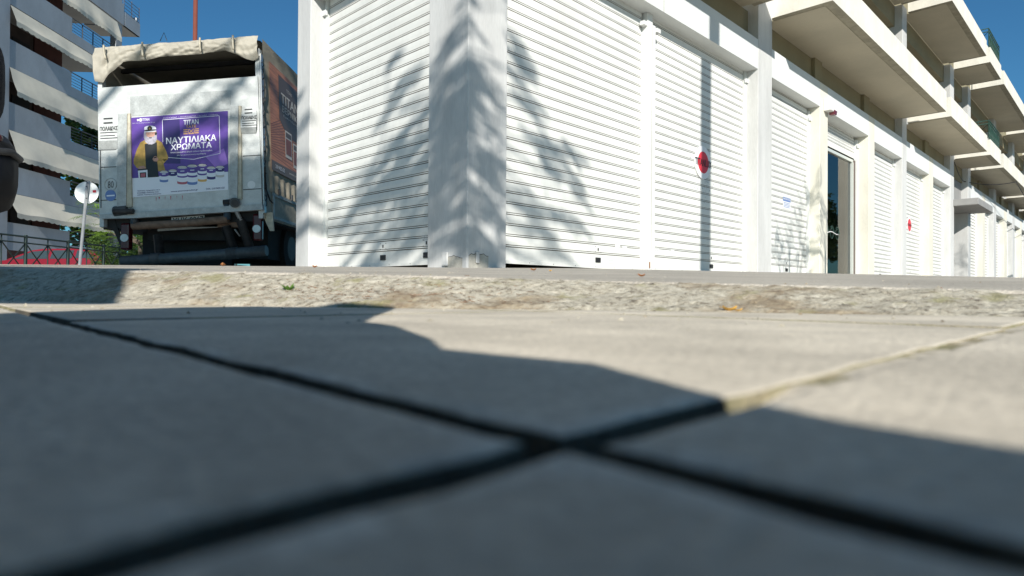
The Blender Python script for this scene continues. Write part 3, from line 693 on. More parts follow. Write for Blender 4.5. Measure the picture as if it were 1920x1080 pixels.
for (x0, x1, yt, yb, k1, k2) in ((776, 872, 730, 865, 'purple', 'blue'), (878, 968, 716, 872, 'navy', 'pwhite'), (974, 1088, 680, 888, 'purple', 'pred'), (1086, 1200, 664, 896, 'purple', 'blue'), (1206, 1306, 656, 860, 'purple', 'pgold'), (1308, 1404, 684, 836, 'purple', 'navy'), (1408, 1502, 676, 810, 'navy', 'plid')):
    h = yb - yt; xm = (x0 + x1) / 2; r = (x1 - x0) / 2
    el = lambda yc, a0, a1, n=8: [(xm + r * math.cos(math.radians(a0 + (a1 - a0) * i / n)), yc + r * .26 * math.sin(math.radians(a0 + (a1 - a0) * i / n))) for i in range(n + 1)]
    cp([(x0, yt)] + [(x1, yt)] + el(yb - r * .2, 0, 180), 'pwhite', .002)
    for a_, c_, k in ((.02, .34, k1), (.42, .56, k1), (.74, .92, k2)) if h > 180 else ((.05, .4, k1), (.62, .88, k2)):
        ya, yc = yt + h * a_, yt + h * c_ - r * .2
        cp(el(ya, 0, 180)[::-1] + el(yc, 0, 180), k, .0024)
    cp(el(yt, 0, 360, 18)[:-1], 'tsteel', .0028)
    cp([(xm + (p[0] - xm) * .86, yt + (p[1] - yt) * .82) for p in el(yt, 0, 360, 18)[:-1]], 'plid', .003)
    ln(xm - r * .4, yt + h * .22, xm + r * .4, yt + h * .21, 8, 'pwhite', .003)
b.build('poster', TR)
# running stains under the poster
b = MB()
for (x, y, w_, h) in ((292, 370, 1.6, 8), (297, 369, 3.2, 5), (309, 368.5, 1.2, 6), (319, 367.5, 2.4, 8), (331, 367, 1.0, 5), (341, 366.5, 1.6, 9)):
    b.poly([T(x, y, .0515), T(x + w_, y, .0515), T(x + w_ * .6, y + h, .0515), T(x + w_ * .4, y + h, .0515)], 'pred')
b.build('stain', TR)
# hoist mechanism below
def tt(b, pts, r, k, off=0, n=10): b.tube([T(x, y, off) for x, y in pts], r, k, n)
b = MB(); tt(b, [(216, 397), (240, 394)], .075, 'tpaint', .05, 14); tt(b, [(214, 397), (250, 396)], .04, 'tsteel', .1); tt(b, [(240, 394), (252, 412), (256, 424)], .05, 'tsteel', .02); b.build('hinge', TR)
b = MB(); b.tube([T(440, 380, -.03), T(440, 380, .12)], .07, 'tpaint', 16); b.tube([T(440, 380, .12), T(440, 380, .15)], .045, 'tsteel', 12); tt(b, [(420, 380), (447, 378)], .045, 'tsteel', .03); b.build('hinge', TR)
b = MB(); tt(b, [(249, 424), (340, 419), (428, 411)], .055, 'tbrown', .02, 12); tt(b, [(252, 424), (251, 400)], .05, 'tpaint', .02); tt(b, [(426, 412), (426, 384)], .05, 'tpaint', .02); b.build('cross_tube', TR)
b = MB(); quadx(b, [(295.5, 427), (407.5, 419), (407.5, 426), (295.5, 433.5)], -.1, .02, 'tpanel2'); b.build('label_bar', TR)
b = MB(); quadx(b, [(321, 408), (383, 403.5), (383.5, 416), (321.5, 421)], -.06, .01, 'stickerpale'); b.text('ΥΗΥ•0067', T(324, 419.5, -.048), T(381, 415, -.048), T(324, 409, -.048), 'ink', .02); b.build('number_plate', TR)
b = MB(); b.box(W, -5.35, -3.85, YT + .08, YT + .2, .92, 1.06, 'tbrown'); b.build('beam', TR)
b = MB(); tt(b, [(438, 386), (452, 414)], .028, 'galv', .03); tt(b, [(450, 411), (470, 470)], .06, 'tsteel', .0, 12); b.build('ram', TR)
b = MB(); tt(b, [(423, 425), (442, 478)], .07, 'tsteel', -.05, 4); b.build('lift_arm', TR)
b = MB(); tt(b, [(296, 440), (300, 480)], .07, 'tsteel', -.05, 4); b.build('lift_arm', TR)
b = MB(); tt(b, [(440, 430), (450, 443)], .01, 'galv', .03); b.build('rod', TR)
b = MB(); tt(b, [(229, 490), (365, 481), (500, 470)], .075, 'tpaint', .05, 14)
for x, y in ((293, 485.5), (436, 475)): tt(b, [(x - 9, y + .7), (x + 9, y - .7)], .084, 'tpaint', .05, 14)
b.build('bumper', TR)
for (xa, xb, ya, yb) in ((228, 244, 418, 469), (474, 492, 401, 452)):
    b = MB(); P0 = T((xa + xb) / 2, ya, -.05); P1 = T((xa + xb) / 2, yb, -.05); b.box(W, P0.x - .065, P0.x + .065, P0.y - .03, P0.y + .08, P1.z, P0.z, 'lamp_red'); o = b.build('tail_lamp', TR, bevel=.03)
    b = MB(); b.disc(P1 + W(0, -.036, .17), W(.058, 0, 0), W(0, 0, .055), 'galv', 18, W(0, -.008, 0)); b.build('reflector', o)
b = MB(); P = [(492, 399), (511, 398), (513.5, 433), (506, 433), (499, 418)]; b.extrude([T(x, y, -.05) for x, y in P], W(0, .03, 0), 'tbeige'); b.build('mudguard', TR)
b = MB(); P = [(197, 404), (212, 404), (232, 462), (226, 462), (212, 430)]; b.extrude([T(x, y, -.05) for x, y in P], W(0, .03, 0), 'tdark'); b.build('mudguard', TR)
for sx in (-5.55, -3.82):
    b = MB(); c = W(sx, 10.6, .72)
    b.grid(lambda u, v: c + W((-.17 + .34 * v) , 0, 0) + Vector((0, math.cos(2 * math.pi * u), math.sin(2 * math.pi * u))) * (.42 - .05 * abs(2 * v - 1) ** 4), 28, 6, 'tyre')
    for s_ in (-.17, .17): b.disc(c + W(s_, 0, 0), W(0, .37, 0), W(0, 0, .37), 'tyre', 24); b.disc(c + W(s_ * 1.02, 0, 0), W(0, .2, 0), W(0, 0, .2), 'tsteel', 20)
    b.build('wheel', TR)
    b = MB(); c = W(sx, 14.2, .72)
    b.grid(lambda u, v: c + W((-.12 + .24 * v) , 0, 0) + Vector((0, math.cos(2 * math.pi * u), math.sin(2 * math.pi * u))) * (.42 - .05 * abs(2 * v - 1) ** 4), 28, 6, 'tyre')
    for s_ in (-.12, .12): b.disc(c + W(s_, 0, 0), W(0, .37, 0), W(0, 0, .37), 'tyre', 24)
    b.build('wheel', TR)
b = MB(); b.box(W, -5.3, -4.1, 9.3, 15.5, .75, 1.02, 'tdark'); b.box(W, -5.6, -3.7, 9.7, 11.4, .5, 1.0, 'tdark'); b.tube([W(-5.6, 10.6, .72), W(-3.8, 10.6, .72)], .12, 'tdark'); b.box(W, -5.0, -4.2, 9.6, 9.7, .35, .95, 'tdark'); b.box(W, -5.6, -3.7, 15.3, 15.38, .35, 1.1, 'tdark'); b.build('chassis', TR)
# load bed
TL, TRr, BL, BR = T(183, 92), T(487, 69), T(187, 410), T(494.5, 393)
TL.y = TRr.y = BL.y = BR.y = YT
D = W(0, 6.1, 0)
def lerpq(u, v, y=0): return BL.lerp(BR, u).lerp(TL.lerp(TRr, u), v) + W(0, y, 0)
lb = lambda u, y, v: lerpq(u, v, y)
b = MB(); b.box(lb, 0.005, .995, .06, 6.1, -.06, .0, 'tdark'); b.box(lb, 0.005, .995, 6.0, 6.1, 0.0, .98, 'tarpside'); b.build('load_bed', TR)
# tail posts, hinges
b = MB(); b.box(lb, .972, .998, -.02, .07, -.05, .93, 'tpanel'); b.box(lb, 1.0, 1.008, -.02, .05, -.02, .9, 'galv'); b.build('post', TR)
b = MB(); b.box(lb, .004, .03, -.02, .07, -.05, .93, 'tpanel'); b.build('post', TR)
b = MB(); random.seed(3)
for q in range(12):
    v = .05 + .07 * q; b.tube([lerpq(1.012, v, -.01), lerpq(1.016, v + .02, .03), lerpq(1.012, v + .035, .0)], .006, 'ink', 5)
b.tube([lerpq(1.012 + .004 * math.sin(q), 0.02 + q * .05, .03) for q in range(17)], .007, 'ink', 5)
b.tube([lerpq(1.01, .25, .02), lerpq(1.012, .12, .03), lerpq(1.02, .06, .12), lerpq(1.02, .05, .22)], .012, 'ink', 6)
b.build('rope', TR)
# canvas: right side, left side, roof
def side(uu, sgn):
    b = MB()
    def fn(u, v):
        y = .06 + 6.04 * u; vv = .12 + .878 * v
        w_ = sgn * (.008 * nz(y * 1.0, vv * 3, 1, 1.3) + .005 * math.sin(y * 5) * (1 - v) + .012 * max(0, 1 - v * 6) * math.sin(y * 26))
        return lerpq(uu, vv, y) + W(w_ + .01 * sgn, 0, 0)
    b.grid(fn, 150, 30, 'tarpside'); return b
b = side(1, 1); b.build('canvas', TR)
b = side(0, -1); b.build('canvas', TR)
b = MB(); b.grid(lambda u, v: lerpq(u, .98 + .02 * (1 - (2 * u - 1) ** 8) , .02 + 6.1 * v) + W(0, 0, .015 * math.sin(v * 6 * math.pi) ** 2 * (1 - (2 * u - 1) ** 6)), 30, 60, 'tarp')
b.build('canvas', TR)
b = MB()
for q in range(6): 
    y = .5 + q * 1.0
    b.box(lb, .01, .99, y, y + .05, .93, .955, 'tdark')
b.each('bow', TR)
# board along the side under the canvas
b = MB(); b.box(lb, .985, 1.004, .03, 6.1, -.05, .125, 'tbeige'); b.box(lb, 1.004, 1.010, .28, 6.0, .098, .118, 'tpanel2'); b.box(lb, 1.004, 1.012, .30, .36, -.02, .10, 'tpanel'); b.box(lb, 1.004, 1.009, .3, 6.0, -.04, -.02, 'tpanel2')
b.box(lb, -.004, .015, .03, 6.1, -.05, .125, 'tbeige'); b.build('side_board', TR, bevel=.004)
b = MB()
for q in range(9): b.box(lb, 1.011, 1.022, .5 + q * .55, .54 + q * .55, .115, .15, 'tsteel')
b.each('buckle', TR)
# banner on the right side (flat print on the canvas)
b = MB(); XS = lambda y, v, off=0: lerpq(1, v, y) + W(.024 + off, 0, 0)
b.poly([XS(.27, .255), XS(4.6, .255), XS(4.6, .9), XS(.27, .9)], 'wood')
for q in range(26):
    v = .26 + q * .024
    b.poly([XS(.27, .26 + .5 * q * .025, .001), XS(2.2, .26 + q * .04 - .25, .001), XS(2.2, .263 + q * .04 - .25, .001), XS(.27, .264 + .5 * q * .025, .001)], 'wood_d') if q * .04 + .01 > .25 and q * .04 < .88 else None
b.poly([XS(.27, .255, .002), XS(4.6, .255, .002), XS(4.6, .315, .002), XS(.27, .315, .002)], 'panelbrown')
b.poly([XS(.62, .60, .003), XS(.95, .52, .003), XS(4.4, .52, .003), XS(4.4, .87, .003), XS(.62, .87, .003)], 'panelbrown')
b.text('TITANXYL', XS(.72, .71, .005), XS(2.0, .71, .005), XS(.72, .77, .005), 'bannertext', .03)
b.text('ΒΕΡΝΙΚΙΑ ΞΥΛΟΥ', XS(.75, .655, .005), XS(2.3, .655, .005), XS(.75, .695, .005), 'bannertext', .01)
b.text('Εμποτισμού και επιφανείας', XS(.80, .625, .005), XS(2.3, .625, .005), XS(.80, .642, .005), 'bannertext', 0)
b.text('TITAN', XS(.95, .80, .005), XS(1.2, .80, .005), XS(.95, .82, .005), 'bannertext', 0)
b.text('210 9425 625', XS(.42, .275, .005), XS(.8, .275, .005), XS(.42, .298, .005), 'pwhite', .01)
b.text('www.smirniopoulos.gr', XS(1.0, .275, .005), XS(1.9, .275, .005), XS(1.0, .298, .005), 'bannertext', 0)
for (y0, y1, v0, v1) in ((.85, 1.15, .38, .55), (1.2, 1.5, .34, .5)):
    b.poly([XS(y0, v0, .004), XS(y1, v0, .004), XS(y1, v1, .004), XS(y0, v1, .004)], 'bannertext'); b.poly([XS(y0 + .03, v0 + .02, .006), XS(y1 - .03, v0 + .02, .006), XS(y1 - .03, v1 - .05, .006), XS(y0 + .03, v1 - .05, .006)], 'wood_d'); b.poly([XS(y0 + .03, v1 - .04, .006), XS(y1 - .03, v1 - .04, .006), XS(y1 - .03, v1 - .01, .006), XS(y0 + .03, v1 - .01, .006)], 'panelbrown')
b.build('banner', TR)
# rolled-up canvas flap over the opening
prof = [(0, .80), (.05, .79), (.08, .835), (.15, .885), (.18, .90), (.3, .905), (.45, .915), (.6, .915), (.8, .925), (.86, .90), (.93, .865), (.97, .855), (1, .87)]
b = MB()
def flap(u, v):
    lo = lerp_tab(prof, u); a = v * math.pi * 1.15
    hgt = .997 - lo; zc = lo + hgt * (1 - v) 
    bul = .05 * math.sin(min(math.pi, v * math.pi)) ** .6 + .03
    wr = .026 * nz(u * 12, v * 5 + u * 9, 2) + .012 * nz(u * 34, v * 3 - u * 20, 5) + .022 * nz(u * 6, v * 5 - u * 9, 8) * v
    for s_ in (.075, .31, .66, .86): bul *= 1 - .35 * math.exp(-((u - s_) / .012) ** 2)
    zz = zc + .010 * nz(u * 20, v * 2, 3) * (1 - abs(2 * v - 1))
    return lerpq(u, zz, -.03 - bul - wr)
b.grid(flap, 190, 22, 'tarp')
b.grid(lambda u, v: lerpq(u, lerp_tab(prof, u) + .005 + .04 * v, -.06 + .11 * v), 190, 2, 'tarp')
o = b.build('canvas_flap', TR)
for s_ in (.075, .31, .66, .86):
    b = MB(); b.tube([lerpq(s_ + .002 * q * (1 if s_ < .2 else .3), .995 - .012 * q, -.135 - .02 * math.sin(q * .4)) for q in range(8)], .014, 'tbeige', 6); b.build('strap', o)
# cab
b = MB(); b.box(W, -5.75, -3.65, 15.4, 17.0, .75, 2.6, 'tpanel'); o = b.build('cab', TR, bevel=.12)
b = MB(); b.box(W, -5.6, -3.8, 16.98, 17.02, 1.6, 2.4, 'carglass'); b.box(W, -3.66, -3.64, 15.9, 16.8, 1.6, 2.3, 'carglass'); b.build('window', o)

# ================================================================== LEFT SIDE: apartment block
M['apt'] = mat('apartment_plaster', (.41, .46, .51), .8, bump=.1, bscale=20, var=.18, vscale=.55, fine=.04, stretch=(1, 1, .6))
M['apt_under'] = mat('apartment_soffit', (.42, .42, .40), .85, var=.1, vscale=1)
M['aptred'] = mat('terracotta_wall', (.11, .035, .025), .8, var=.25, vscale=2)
M['awning'] = mat('awning_cloth', (.66, .63, .53), .8, bump=.2, bscale=8, var=.1, vscale=1.2)
M['aptdark'] = mat('dark_opening', (.02, .018, .018), .6)
M['aptrail'] = mat('apartment_railing', (.09, .10, .12), .5)
fa = Vector((-.052, 1, 0)).normalized(); fn_ = Vector((1, .052, 0)).normalized()
A0 = Vector((-24.0 + .052 * 30, 0, 0)); 
def BA(s, n, z):                                  # s = distance in depth, n outwards
    return A0 + W(-.052 * s, s, 0) - W(0, 0, 0) + fn_ * n + W(0, 0, z)
A0 = Vector((-22.44, 0, 0))
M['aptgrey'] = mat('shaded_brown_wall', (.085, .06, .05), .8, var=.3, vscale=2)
AP = empty('apartment_block', tuple(BA(34, 0, .3)), 'pale blue grey apartment block with deep balconies, cream awnings and terracotta walls', 'building')
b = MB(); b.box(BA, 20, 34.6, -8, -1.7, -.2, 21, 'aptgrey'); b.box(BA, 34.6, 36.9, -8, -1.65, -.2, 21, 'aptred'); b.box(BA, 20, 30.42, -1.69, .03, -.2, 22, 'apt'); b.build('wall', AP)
for z in (3.26, 6.0, 9.0, 12.0, 15.0, 18.05):
    lowz = z - 1.32
    b = MB()
    b.box(BA, 30.43, 35.1, -.14, 0, lowz, z, 'apt'); b.box(BA, 35.1, 40.2, -.14, 0, lowz, lowz + .55, 'apt')
    if z > 17: b.box(BA, 35.1, 40.2, -.14, -.002, lowz + .55, z, 'apt')
    b.box(BA, 30.43, 40.2, -1.69, -.14, lowz + .05, lowz + .27, 'apt_under'); b.box(BA, 36.9, 40.2, -3.2, -1.69, lowz + .05, lowz + .27, 'apt_under')
    o = b.build('balcony', AP)
    if z < 17:
        b = MB()
        for q in range(5): b.tube([BA(35.12, -.07, lowz + .70 + q * .16), BA(40.1, -.07, lowz + .70 + q * .16)], .016, 'aptrail', 5)
        for q in range(6): b.tube([BA(35.15 + q * .98, -.07, lowz + .5), BA(35.15 + q * .98, -.07, z + .04)], .03, 'aptrail', 5)
        b.tube([BA(35.1, -.07, z + .04), BA(40.1, -.07, z + .04)], .03, 'aptrail', 5)
        b.build('railing', o)
    if z < 14:
        b = MB()
        for q in range(3): b.box(BA, 31 + q * 2.0, 32.3 + q * 2.0, -1.7, -1.66, lowz + .3, z + 1.1, 'aptdark')
        b.build('window', AP)
b = MB(); b.box(BA, 39.6, 40.25, -.5, -.142, -.1, 22, 'apt'); b.build('column', AP)
b = MB(); b.box(BA, 36.7, 36.95, -1.9, -.3, -.1, 0, 'aptred'); 
# projecting corner balcony at the top
b = MB(); b.box(BA, 40.3, 42.1, -2.5, -.01, 16.75, 16.95, 'apt_under'); b.box(BA, 40.3, 42.1, -.14, 0, 16.75, 17.6, 'apt'); b.box(BA, 42.0, 42.1, -2.5, -.15, 16.95, 18.0, 'apt')
o = b.build('balcony', AP)
b = MB()
for q in range(5): b.tube([BA(40.3, -.07, 17.7 + q * .22), BA(42.1, -.07, 17.7 + q * .22)], .018, 'aptrail', 5)
for s in (40.3, 41.2, 42.1): b.tube([BA(s, -.07, 17.5), BA(s, -.07, 18.7)], .025, 'aptrail', 5)
b.build('railing', o)
# awnings: z top, z bottom, outward reach, dark underside
def awning(zt, zb, reach, s0, s1, lab=None, ph=0):
    b = MB()
    b.grid(lambda u, v: BA(s0 + (s1 - s0) * u, .03 + reach * v + .10 * nz(u * 5, v * 1.2, ph) * v, zt + (zb - zt) * v + .05 * nz(u * 7, v, ph + 3) * v), 60, 8, 'awning')
    b.grid(lambda u, v: BA(s0 + (s1 - s0) * u, .03 + reach + .10 * nz(u * 5, 1.2, ph), zb + .05 * nz(u * 7, 1, ph + 3) - v * (.20 + .05 * abs(math.sin(u * math.pi * 21)))), 240, 2, 'awning')
    b.build('awning', AP)
awning(13.62, 12.85, .3, 30.43, 38.6, ph=1); awning(10.66, 9.50, .34, 30.43, 38.6, ph=2)
awning(7.66, 6.42, .42, 30.43, 40, ph=4); awning(4.66, 3.70, .42, 30.43, 40, ph=6); awning(16.6, 15.6, .3, 33.5, 39.4, ph=9)
b = MB(); b.box(BA, 30.43, 40.2, -.5, -.02, -.1, 1.95, 'aptred'); b.build('base_wall', AP)

# railing fence in front of it
FX = -13.2
def fz(y): return ground(FX, y)
FE = empty('fence', (FX, 18, fz(18)), 'dark green iron railing with crossed bars in front of the red car', 'fence')
b = MB(); ht = 1.13
for z_, r in ((ht, .028), (ht - .17, .022), (.12, .022)): b.tube([W(FX, y, .33 + z_) for y in (12, 16, 20, 24, 28, 32)], r, 'darkiron', 6)
b.build('rail', FE)
P_ = [12.4 + 1.66 * q for q in range(12)]
for y in P_:
    b = MB(); b.box(W, FX - .03, FX + .03, y - .03, y + .03, .3, .33 + ht + .05, 'darkiron'); b.build('post', FE)
for y in P_[:-1]:
    b = MB(); m_ = y + .83
    for a, c in ((y, m_), (m_, y + 1.66)):
        b.tube([W(FX, a, .46), W(FX, c, .33 + ht - .17)] if a == y else [W(FX, a, .33 + ht - .17), W(FX, c, .46)], .018, 'darkiron', 5)
        b.tube([W(FX, a, .33 + ht - .17), W(FX, c, .46)] if a == y else [W(FX, a, .46), W(FX, c, .33 + ht - .17)], .018, 'darkiron', 5)
    b.tube([W(FX, m_, .33), W(FX, m_, .33 + ht)], .018, 'darkiron', 5)
    b.build('brace', FE)

# round traffic sign seen from behind
M['signback'] = mat('sign_back', (.76, .79, .79), .5, var=.04, vscale=3)
SG = empty('traffic_sign', tuple(onY(149, 497, 14.5)), 'round traffic sign seen from behind on a leaning galvanised post', 'sign')
b = MB(); p0 = onY(149, 500, 14.5); p1 = onY(164.5, 339, 14.5); b.tube([p0, p1], .032, 'galv', 12); o = b.build('post', SG)
b = MB(); c = onY(162.5, 361, 14.56); b.disc(c, W(.275, 0, 0), W(0, 0, .25), 'signback', 36, W(0, .012, 0)); 
pl = b.build('sign_plate', SG)
b = MB(); q = onY(174, 356.5, 14.555); b.box(W, q.x, q.x + .075, q.y - .004, q.y - .001, q.z - .055, q.z, 'red'); b.build('label', pl)
b = MB()
for y_ in (341, 350, 372): c = onY(163, y_, 14.45); b.tube([c, c + W(0, -.03, 0)], .012, 'tsteel', 6)
b.build('bolt', o)

# red car behind the fence
M['carred'] = mat('car_red_paint', (.17, .008, .02), .25, spec=.7)
CX, CY, CZ = -19.9, 28.0, .36
CA = empty('parked_car', (CX, CY, CZ), 'crimson hatchback parked behind the iron railing', 'car')
def car(x, y, z): return W(CX + x * 1.32, CY + y, CZ + z)
low = [(-2.05, .35), (-2.1, .62), (-1.95, .80), (-1.05, .95), (1.75, 1.0), (2.02, .92), (2.08, .55), (2.0, .3)]
b = MB()
def shell(prof, y0, y1, k, tum=0, zt=1.0):
    n = len(prof); A = [car(x, y0 + tum * max(0, z - .95), z) for x, z in prof]; B = [car(x, y1 - tum * max(0, z - .95), z) for x, z in prof]
    b.poly(A, k); b.poly(B[::-1], k)
    for i in range(n): b.poly([A[i], A[(i + 1) % n], B[(i + 1) % n], B[i]], k, True)
shell(low, -.83, .83, 'carred')
up = [(-1.2, .95), (-.45, 1.36), (-.1, 1.43), (1.0, 1.45), (1.45, 1.36), (1.86, 1.0)]
shell(up, -.80, .80, 'carred', .35); b.build('body', CA, bevel=.03)
for pts in ([(-.98, .98), (-.42, 1.31), (.14, 1.37), (.10, 1.0)], [(.20, 1.0), (.24, 1.37), (.92, 1.38), (.90, 1.02)], [(1.0, 1.03), (1.02, 1.38), (1.38, 1.30), (1.64, 1.04)]):
    for s in (-1, 1):
        b = MB(); b.poly([car(x, s * (.812 - .35 * max(0, z - .95)), z) for x, z in pts], 'carglass'); b.build('window', CA)
b = MB(); b.poly([car(-1.16, -.66, .985), car(-1.16, .66, .985), car(-.5, .56, 1.35), car(-.5, -.56, 1.35)], 'carglass'); b.poly([car(1.84, -.66, 1.05), car(1.84, .66, 1.05), car(1.5, .56, 1.35), car(1.5, -.56, 1.35)], 'carglass'); b.build('windscreen', CA)
for x in (-1.3, 1.35):
    for s in (-.72, .72):
        b = MB(); b.tube([car(x, s - .1, .31), car(x, s + .1, .31)], .31, 'tyre', 24); o = b.build('wheel', CA)
        b = MB(); b.tube([car(x, s - .108, .31), car(x, s + .108, .31)], .19, 'galv', 16); b.build('rim', o)
for s in (-.6, .6):
    b = MB(); b.box(car, -2.1, -2.02, s - .15, s + .15, .62, .74, 'pwhite'); b.build('headlight', CA)
# rusty tall post behind the truck
M['rustpole'] = mat('rusty_red_pole', (.20, .055, .035), .6, var=.3, vscale=4, stretch=(1, 1, .3))
b = MB(); c = onY(366, 60, 19); b.tube([W(c.x, 19, .2), W(c.x, 19, 12)], .062, 'rustpole', 12); b.build('lamp_post', label='thin rust red post rising behind the truck', cat='post')
# wire loop on top of the truck's canvas
b = MB(); b.tube([onY(300, 77, 11.5), onY(307.5, 61, 11.5), onY(313, 76, 11.5)], .007, 'galv', 5); b.build('wire', TR)
# ================================================================== scooter poking in at the left edge
M['scblack'] = mat('scooter_black', (.005, .006, .009), .55, spec=.2)
M['scseat'] = mat('scooter_seat', (.010, .012, .017), .75, bump=.5, bscale=160, spec=.2)
SX, SY, SZ = -1.972, 2.5, .09
SCO = empty('scooter', (SX - .9, SY, SZ), 'black motor scooter whose tail pokes in at the left edge of the view', 'scooter')
s_ = lambda x, y, z: W(SX + x, SY + y, SZ + z)
def lathe_x(b, st, k, n=24, ex=3.4):
    # stations: x, half width, z low, z high
    def fn(u, v):
        q = u * (len(st) - 1); i = min(int(q), len(st) - 2); f = q - i
        x, hw, zl, zh = [st[i][j] * (1 - f) + st[i + 1][j] * f for j in range(4)]
        a = 2 * math.pi * v; c, s = math.cos(a), math.sin(a)
        return s_(x, hw * math.copysign(abs(c) ** (2 / ex), c), (zl + zh) / 2 + (zh - zl) / 2 * math.copysign(abs(s) ** (2 / ex), s))
    b.grid(fn, (len(st) - 1) * 5, n, k)
b = MB(); lathe_x(b, [(0.002, .0, .37, .37), (0, .03, .34, .42), (-.02, .08, .27, .49), (-.06, .12, .22, .53), (-.14, .15, .20, .56), (-.3, .16, .22, .60), (-.6, .15, .22, .60), (-.75, .13, .16, .5), (-1.1, .16, .12, .26), (-1.35, .17, .14, .3)], 'scblack')
lathe_x(b, [(-1.3, .2, .15, .5), (-1.42, .22, .2, .9), (-1.5, .16, .5, 1.0), (-1.58, .05, .8, .95)], 'scblack'); b.build('body', SCO)
b = MB(); lathe_x(b, [(-.084, .0, .73, .73), (-.085, .04, .69, .78), (-.09, .08, .63, .86), (-.11, .12, .58, .92), (-.2, .15, .57, .93), (-.45, .15, .585, .80), (-.8, .13, .60, .76), (-.88, .04, .64, .70)], 'scseat'); b.build('seat', SCO)
b = MB(); b.tube([s_(-.28, -.14, .47), s_(-.10, -.13, .43), s_(-.02, -.085, .44), s_(.012, 0, .45), s_(-.02, .085, .44), s_(-.10, .13, .43), s_(-.28, .14, .47)], .014, 'tsteel', 8); b.build('grab_rail', SCO)
b = MB(); b.ball(s_(-.012, -.03, .50), (.008, .018, .014), 'lamp_red'); b.build('tail_lamp', SCO)
for x in (-.32, -1.55):
    b = MB(); c = s_(x, 0, .22); b.grid(lambda u, v: c + Vector(((.175 + .045 * math.cos(2 * math.pi * v)) * math.cos(2 * math.pi * u), .05 * math.sin(2 * math.pi * v), (.175 + .045 * math.cos(2 * math.pi * v)) * math.sin(2 * math.pi * u))), 28, 10, 'tyre'); b.tube([c + W(0, -.03, 0), c + W(0, .03, 0)], .12, 'tsteel', 16); b.build('wheel', SCO)
b = MB(); b.tube([s_(-1.45, -.32, 1.05), s_(-1.5, 0, 1.0), s_(-1.45, .32, 1.05)], .015, 'scblack', 8); b.tube([s_(-1.5, 0, 1.0), s_(-1.6, 0, .3)], .025, 'tsteel', 8); b.build('handlebar', SCO)

# ================================================================== vegetation
M['leaf_lime'] = leafmat('feathery_leaf', (.20, .32, .045), (.10, .20, .03))
M['leaf_hedge'] = leafmat('hedge_leaf', (.09, .15, .035), (.035, .07, .02))
M['leaf_dark'] = leafmat('dark_leaf', (.05, .085, .03), (.03, .055, .02))
M['bark'] = mat('bark', (.13, .10, .075), .9, bump=.6, bscale=30, var=.3, vscale=8)
def frond(b, base, d, L, k, nleaf=12, lw=.035, ll=.12, droop=.35, side=None):
    d = Vector(d).normalized(); up = W(0, 0, 1); sd = d.cross(up).normalized() if side is None else side
    pts = [base + d * (L * t) - up * (droop * L * t * t) for t in [i / nleaf for i in range(nleaf + 1)]]
    for i in range(1, nleaf + 1):
        p = pts[i]; t = i / nleaf; l = ll * math.sin(math.pi * (.12 + .85 * t)) ** .6 
        for s in (-1, 1):
            e = p + (sd * s + d * .55).normalized() * l * random.uniform(.8, 1.1) - up * l * random.uniform(.1, .5)
            wv = (d * .8 - up * .2).normalized() * lw * .5
            b.poly([p, (p + e) / 2 + wv, e, (p + e) / 2 - wv], k)
    return pts
def limb(b, p, q, r0, r1, n=7, wob=.15):
    P = [p.lerp(q, i / n) + W(random.uniform(-wob, wob), random.uniform(-wob, wob), random.uniform(-wob, wob) * .5) * (math.sin(math.pi * i / n)) for i in range(n + 1)]
    b.tube(P, [r0 + (r1 - r0) * i / n for i in range(n + 1)], 'bark', 7); return P
def blobs_tree(name, base, hgt, blobs, label, cat, leafk, nper=60, ll=.07, lw=.05, group=None, kind_f=False, tr=.09):
    e = empty(name, tuple(base), label, cat, group); tb = MB(); cb = MB()
    top = Vector(base) + W(0, 0, hgt * .45); tb.tube([Vector(base) - W(0, 0, .2), Vector(base) + W(.03, 0, hgt * .2), top], [tr, tr * .8, tr * .6], 'bark', 8)
    for (c, r) in blobs:
        c = Vector(c); limb(tb, top, c, tr * .5, .012)
        for q in range(nper):
            v = Vector((random.gauss(0, 1), random.gauss(0, 1), random.gauss(0, 1))).normalized() * random.uniform(.35, 1) ** .6
            p = c + Vector((v.x * r[0], v.y * r[1], v.z * r[2]))
            if kind_f: frond(cb, p, (v.x + random.uniform(-.6, .6), v.y + random.uniform(-.6, .6), .15), ll * 4, leafk, 9, lw, ll, .5)
            else:
                for w_ in range(5):
                    o = p + W(random.gauss(0, .07), random.gauss(0, .07), random.gauss(0, .06)); a = random.uniform(0, 6.28); t = random.uniform(-.9, .9)
                    ux = W(math.cos(a), math.sin(a), t * .5) * ll; uz = Vector((-math.sin(a) * .5, math.cos(a) * .5, .6)) * lw
                    cb.poly([o - ux * .5, o + uz * .5, o + ux * .5, o - uz * .5], leafk)
    tb.build('trunk', e); cb.build('crown', e); return e
random.seed(11)
G = lambda x, y: pz(x, y) if y > 1.5 else -.03
